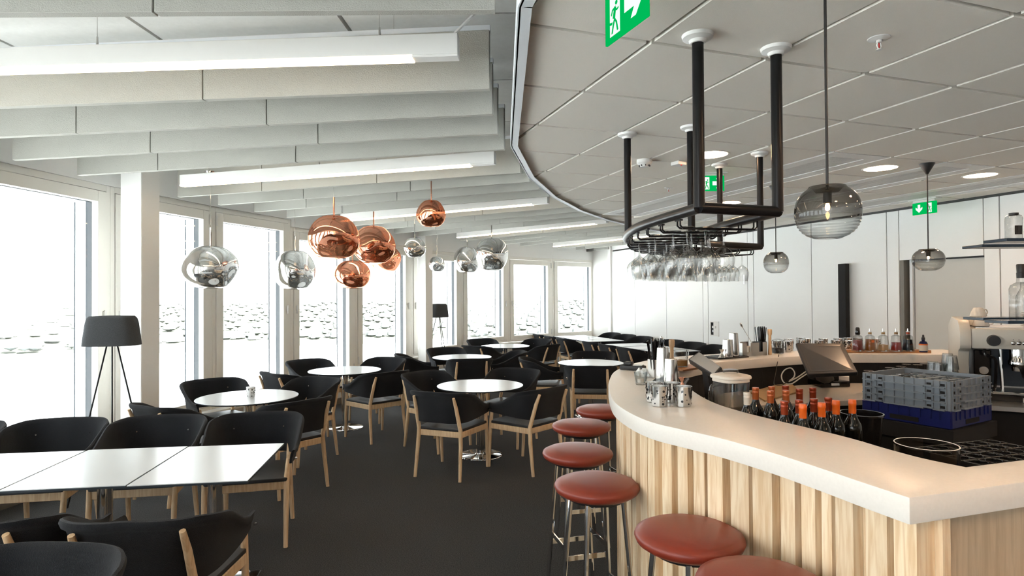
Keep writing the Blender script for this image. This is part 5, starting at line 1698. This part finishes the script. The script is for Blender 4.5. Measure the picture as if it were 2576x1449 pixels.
for k in range(NR):
    f = 0.075 + 0.89 * k / (NR - 1)
    o_, i_ = sample(opath, oa, f), sample(ipath, ia, f)
    d_ = (i_ - o_)
    Lr = d_.length
    d_.normalize()
    n_ = Vector((-d_.y, d_.x, 0))
    for sgn in (-1, 1):
        off = n_ * (sgn * 0.0125)
        a, b = o_ + d_ * 0.012 + off, i_ - d_ * 0.012 + off
        MB().tube([(a.x, a.y, PZ - 0.02), (a.x, a.y, GZ + 0.01), (a.x + d_.x * 0.012, a.y + d_.y * 0.012, GZ - 0.001), (b.x - d_.x * 0.012, b.y - d_.y * 0.012, GZ - 0.001), (b.x, b.y, GZ + 0.01), (b.x, b.y, PZ - 0.02)], 0.0038, 6).build('wire_rail', 'black_pipe', gr, smooth=50)
    MB().box((o_.x + d_.x * 0.012, o_.y + d_.y * 0.012, PZ - 0.024), (0.012, 0.05, 0.006), rz=math.atan2(d_.y, d_.x)).build('rail_clip', 'black_pipe', gr, smooth=0)
    ng = max(2, int((Lr - 0.06) / 0.0865))
    for q in range(ng):
        c = o_ + d_ * (0.05 + 0.02 * (k % 2) + 0.0865 * q)
        g_ = link('wine_glass', wine_me, None, (c.x, c.y, GZ + 0.0065))
        tag(g_, 'wine glass hanging on the %s rail of the pipe rack, %s from the left' % (NTH[k], NTH[q]), 'glass', 'wine glasses hanging in the rack')
        gcount += 1

# ---------------------------------------------------------------- smoked glass pendants over the bar
def smoke(px, ytop, ybot, wpx, D, label):
    d = D * F_PX / wpx
    pt, pb = at(px, ytop, d), at(px, ybot, d)
    h = pt.z - pb.z
    t = thing('smoked_pendant', label, 'pendant lamp', (pt.x, pt.y, pb.z), 0, 'smoked glass pendants')
    R_ = D / 2
    zs = h * 0.40
    zc_ = h * 0.47
    def rad(z):
        t_ = abs(z - zc_) / (h * (0.56 if z > zc_ else 0.50))
        return R_ * max(0.0, 1 - t_ ** 2.5) ** 0.48
    up = [(R_ * 0.12, h * 0.86), (R_ * 0.34, h * 0.87), (R_ * 0.46, h * 0.955), (R_ * 0.52, h * 0.99)]
    for i in range(15):
        z = h * 0.985 - (h * 0.985 - zs) * i / 14
        up.append((max(rad(z), R_ * 0.56) if i == 0 else rad(z), z))
    MB().lathe(up, 40).build('smoked_upper_glass', 'smoke_glass', t, smooth=60)
    lo = []
    n = 28
    for i in range(n + 1):
        z = zs * (1 - i / n)
        lo.append((max(rad(z) * 0.985, R_ * 0.25) + R_ * 0.016 * math.cos(i * PI * 0.5), z))
    lo.append((0, 0.0))
    MB().lathe(lo, 40).build('ribbed_lower_glass', 'ribbed_glass', t, smooth=60)
    MB().lathe([(0, h * 0.90), (R_ * 0.30, h * 0.90), (R_ * 0.34, h * 0.93), (R_ * 0.1, h * 0.97), (0, h)], 24).build('cap', 'black_plastic', t)
    MB().cyl((0, 0, h * 0.66), (0, 0, h * 0.90), R_ * 0.13, n=16).build('lamp_holder', 'black_plastic', t)
    MB().lathe([(0, h * 0.52), (R_ * 0.06, h * 0.54), (R_ * 0.075, h * 0.60), (R_ * 0.05, h * 0.66), (0, h * 0.66)], 14).build('bulb', 'bulb', t)
    MB().cyl((0, 0, h * 0.97), (0, 0, Z_TILE - pb.z), 0.0045, n=8).build('cord', 'black_plastic', t)
    zc = Z_TILE - pb.z
    MB().lathe([(0.008, zc - 0.085), (0.055, zc - 0.002), (0.055, zc - 0.0005), (0, zc - 0.0005)], 24).build('ceiling_cone', 'black_plastic', t)
smoke(2081, 467, 600, 154, 0.190, 'largest smoked glass pendant in front of the panelled wall')
smoke(1952, 634, 687, 60, 0.226, 'smoked glass pendant seen right below the pipe rack')
smoke(2335, 626, 681, 72, 0.226, 'smoked glass pendant in front of the grey door')

# ---------------------------------------------------------------- ceiling fittings
DL = [on(1787, 389, Z_TILE), on(2215, 423, Z_TILE), on(2466, 441, Z_TILE), on(1834, 510, Z_TILE)]
DL = [Vector((p.x, p.y)) for p in DL] + [Vector(p) for p in ((2.05, 1.55), (1.05, 0.35), (3.3, 2.1), (2.5, 0.0), (4.4, 2.9), (1.2, -1.6), (3.6, -1.2), (4.9, 1.0))]  # last eight are added out of view to warm the room light
dn = ['recessed round downlight nearest the glass rack pipes', 'recessed round downlight between the first two vents', 'recessed round downlight farthest right in view', 'recessed round downlight farthest from the camera',
      'added unseen round downlight above the near bar corner', 'added unseen round downlight above the camera', 'added unseen round downlight over the right end of the bar', 'added unseen round downlight behind the camera to the right',
      'added unseen round downlight by the right wall beside the bar', 'added unseen round downlight far behind the camera', 'added unseen round downlight far behind the bar', 'added unseen round downlight near the right wall behind the camera']
for c, lb in zip(DL, dn):
    t = thing('downlight', lb, 'light', (c.x, c.y, Z_TILE), 0, 'recessed downlights')
    MB().lathe([(0.122, -0.003), (0.134, -0.004), (0.138, -0.0005), (0.122, -0.0005)], 36).build('trim_ring', 'white_plastic', t)
    MB().lathe([(0, -0.002), (0.122, -0.002), (0.122, -0.0006), (0, -0.0006)], 36).build('diffuser', 'down_light', t)
def sprinkler(px, py, label):
    p = on(px, py, Z_TILE)
    t = thing('sprinkler', label, 'sprinkler', tuple(p), 0.4, 'ceiling sprinklers')
    MB().lathe([(0.014, -0.010), (0.040, -0.003), (0.042, -0.0005), (0.014, -0.0005)], 24).build('flange', 'white_plastic', t)
    MB().cyl((0, 0, -0.018), (0, 0, -0.001), 0.011, n=12).build('neck', 'white_plastic', t)
    for s_ in (-1, 1):
        MB().tube([(s_ * 0.009, 0, -0.018), (s_ * 0.012, 0, -0.032), (s_ * 0.003, 0, -0.045)], 0.0025, 6).build('arm', 'white_plastic', t)
    MB().cyl((0, 0, -0.040), (0, 0, -0.020), 0.0025, n=6).build('glass_bulb', 'red_led', t)
    MB().cyl((0, 0, -0.048), (0, 0, -0.046), 0.012, n=12).build('deflector', 'white_plastic', t)
sprinkler(2211, 96, 'ceiling sprinkler head near the top right corner')
sprinkler(1682, 472, 'ceiling sprinkler head left of the far exit sign')
p = on(1621, 402, Z_TILE)
t = thing('smoke_detector', 'white round smoke detector on the tile ceiling', 'smoke detector', tuple(p))
MB().lathe([(0, -0.0005), (0.058, -0.0005), (0.058, -0.025), (0.050, -0.034), (0.036, -0.042), (0.030, -0.055), (0, -0.056)], 28).build('body', 'white_plastic', t, smooth=30)
for i in range(8):
    a = i * PI / 4
    MB().box((0.0385 * math.cos(a), 0.0385 * math.sin(a), -0.046), (0.012, 0.005, 0.010), rz=a).build('slot', 'joint_dark', t, smooth=0)
p = on(1707, 407, Z_TILE)
t = thing('alarm_box', 'small white ceiling alarm box with a red light', 'alarm', tuple(p), 0.5)
MB().box((0, 0, -0.014), (0.085, 0.085, 0.027)).build('body', 'white_plastic', t, smooth=0, bevel=0.003)
MB().cyl((0.0, -0.03, -0.034), (0, -0.03, -0.027), 0.006, n=10).build('red_lens', 'red_led', t)

# ---------------------------------------------------------------- exit signs
MAN = [[(0.10, 0.05), (0.16, 0.05), (0.22, 0.22), (0.29, 0.36), (0.25, 0.42), (0.17, 0.28)], [(0.02, 0.28), (0.13, 0.26), (0.155, 0.32), (0.03, 0.34)], [(0.16, 0.40), (0.27, 0.36), (0.33, 0.62), (0.24, 0.66)],
       [(0.25, 0.60), (0.31, 0.66), (0.14, 0.62), (0.08, 0.50), (0.12, 0.47), (0.17, 0.57)], [(0.28, 0.62), (0.31, 0.55), (0.36, 0.52), (0.44, 0.56), (0.43, 0.60), (0.36, 0.57)], [(0.24, 0.38), (0.29, 0.36), (0.36, 0.28), (0.42, 0.06), (0.36, 0.05), (0.31, 0.24)]]
def exit_sign(a, b, z0, z1, label, arrow, flip=False):
    """a: plan point at the left end of the seen face, b: at its right end"""
    a, b = Vector(a[:2]), Vector(b[:2])
    t = thing('exit_sign', label, 'exit sign', (a.x, a.y, z0), math.atan2(b.y - a.y, b.x - a.x), 'green exit signs')
    W_, H_ = (b - a).length, z1 - z0
    MB().box((W_ / 2, 0, H_ / 2), (W_, 0.008, H_)).build('panel', 'sign_green', t, smooth=0)
    def poly(pts, side, mat, name, lift=0.0052):
        v = []
        for u, w_ in pts:
            v.append((u if side < 0 else W_ - u, side * lift, w_))
        n = len(v)
        v2 = [(x, y + side * 0.0006, z) for x, y, z in v]
        MB().add(v + v2, [tuple(range(n)), tuple(range(2 * n - 1, n - 1, -1))] + [(i, (i + 1) % n, n + (i + 1) % n, n + i) for i in range(n)]).build(name, mat, t, smooth=0)
    k = H_ * 0.80
    for side in (-1, 1):
        x0 = W_ * 0.10 if not flip else W_ * 0.60
        y0 = H_ * 0.10
        # white doorway with the green runner on it
        poly([(x0 + 0.06 * k, y0), (x0 + 0.52 * k, y0), (x0 + 0.52 * k, y0 + k), (x0 + 0.06 * k, y0 + k)], side, 'sign_light', 'doorway')
        for m_ in MAN:
            mm = [((0.5 - u if flip else u), w_) for u, w_ in m_]
            poly([(x0 + 0.04 * k + u * k, y0 + w_ * k * 1.05) for u, w_ in mm], side, 'sign_green', 'runner', 0.0062)
        hx = (0.5 - 0.335) if flip else 0.335
        poly([(x0 + 0.04 * k + hx * k + 0.055 * k * math.cos(q * PI / 6), y0 + 0.76 * k + 0.055 * k * math.sin(q * PI / 6)) for q in range(12)], side, 'sign_green', 'runner', 0.0062)
        ax = W_ * 0.72 if not flip else W_ * 0.28
        cyy = H_ * 0.5
        s_ = H_ * 0.34
        if arrow == 'right':
            ar = [(-1.0, 0.38), (0.0, 0.38), (-0.35, 0.95), (0.15, 0.95), (0.95, 0.0), (0.15, -0.95), (-0.35, -0.95), (0.0, -0.38), (-1.0, -0.38)]
        else:
            ar = [(-0.32, 1.0), (0.32, 1.0), (0.32, 0.0), (0.85, 0.40), (0.85, -0.15), (0.0, -1.0), (-0.85, -0.15), (-0.85, 0.40), (-0.32, 0.0)]
        if arrow == 'right':
            poly([(ax + u * s_, cyy + w_ * s_) for u, w_ in ar[:2] + ar[2:]], side, 'sign_light', 'arrow')
        else:
            poly([(ax + u * s_, cyy + w_ * s_) for u, w_ in ar], side, 'sign_light', 'arrow')
    MB().box((W_ / 2, 0, H_ + (Z_TILE - z1) / 2), (W_ * 0.9, 0.03, Z_TILE - z1 - 0.001)).build('light_bar', 'white_plastic', t, smooth=0)
    MB().box((W_ / 2, 0, Z_TILE - z0 - 0.006), (W_ * 1.15, 0.10, 0.010)).build('ceiling_plate', 'white_plastic', t, smooth=0)
a, b = on(1526, 118, 2.475), on(1632, 40, 2.475)
exit_sign(a, b, 2.475, 2.635, 'nearest green exit sign cut by the top of the picture', 'right')
a, b = at(1762, 470, 5.15), at(1822, 470, 5.15)
exit_sign(a, b, 2.535, 2.665, 'middle green exit sign seen between the rack pipes', 'right')
a, b = at(2296, 520, 6.80), at(2357, 515, 6.55)
exit_sign(a, b, 2.525, 2.655, 'far green exit sign above the grey door with a down arrow', 'down', flip=True)

# black post in front of the panelled wall
tp = wall_t(2136)
p = WA + WD * tp + WN * 0.09
bp_ = thing('black_post', 'tall black steel post standing against the panelled wall', 'post', (p.x, p.y, 0), math.atan2(WD.y, WD.x))
MB().box((0, 0, 1.03), (0.12, 0.07, 2.05)).build('post', 'black_matt', bp_, smooth=0, bevel=0.004)
MB().box((0, 0, 0.004), (0.16, 0.11, 0.008)).build('foot_plate', 'black_pipe', bp_, smooth=0)
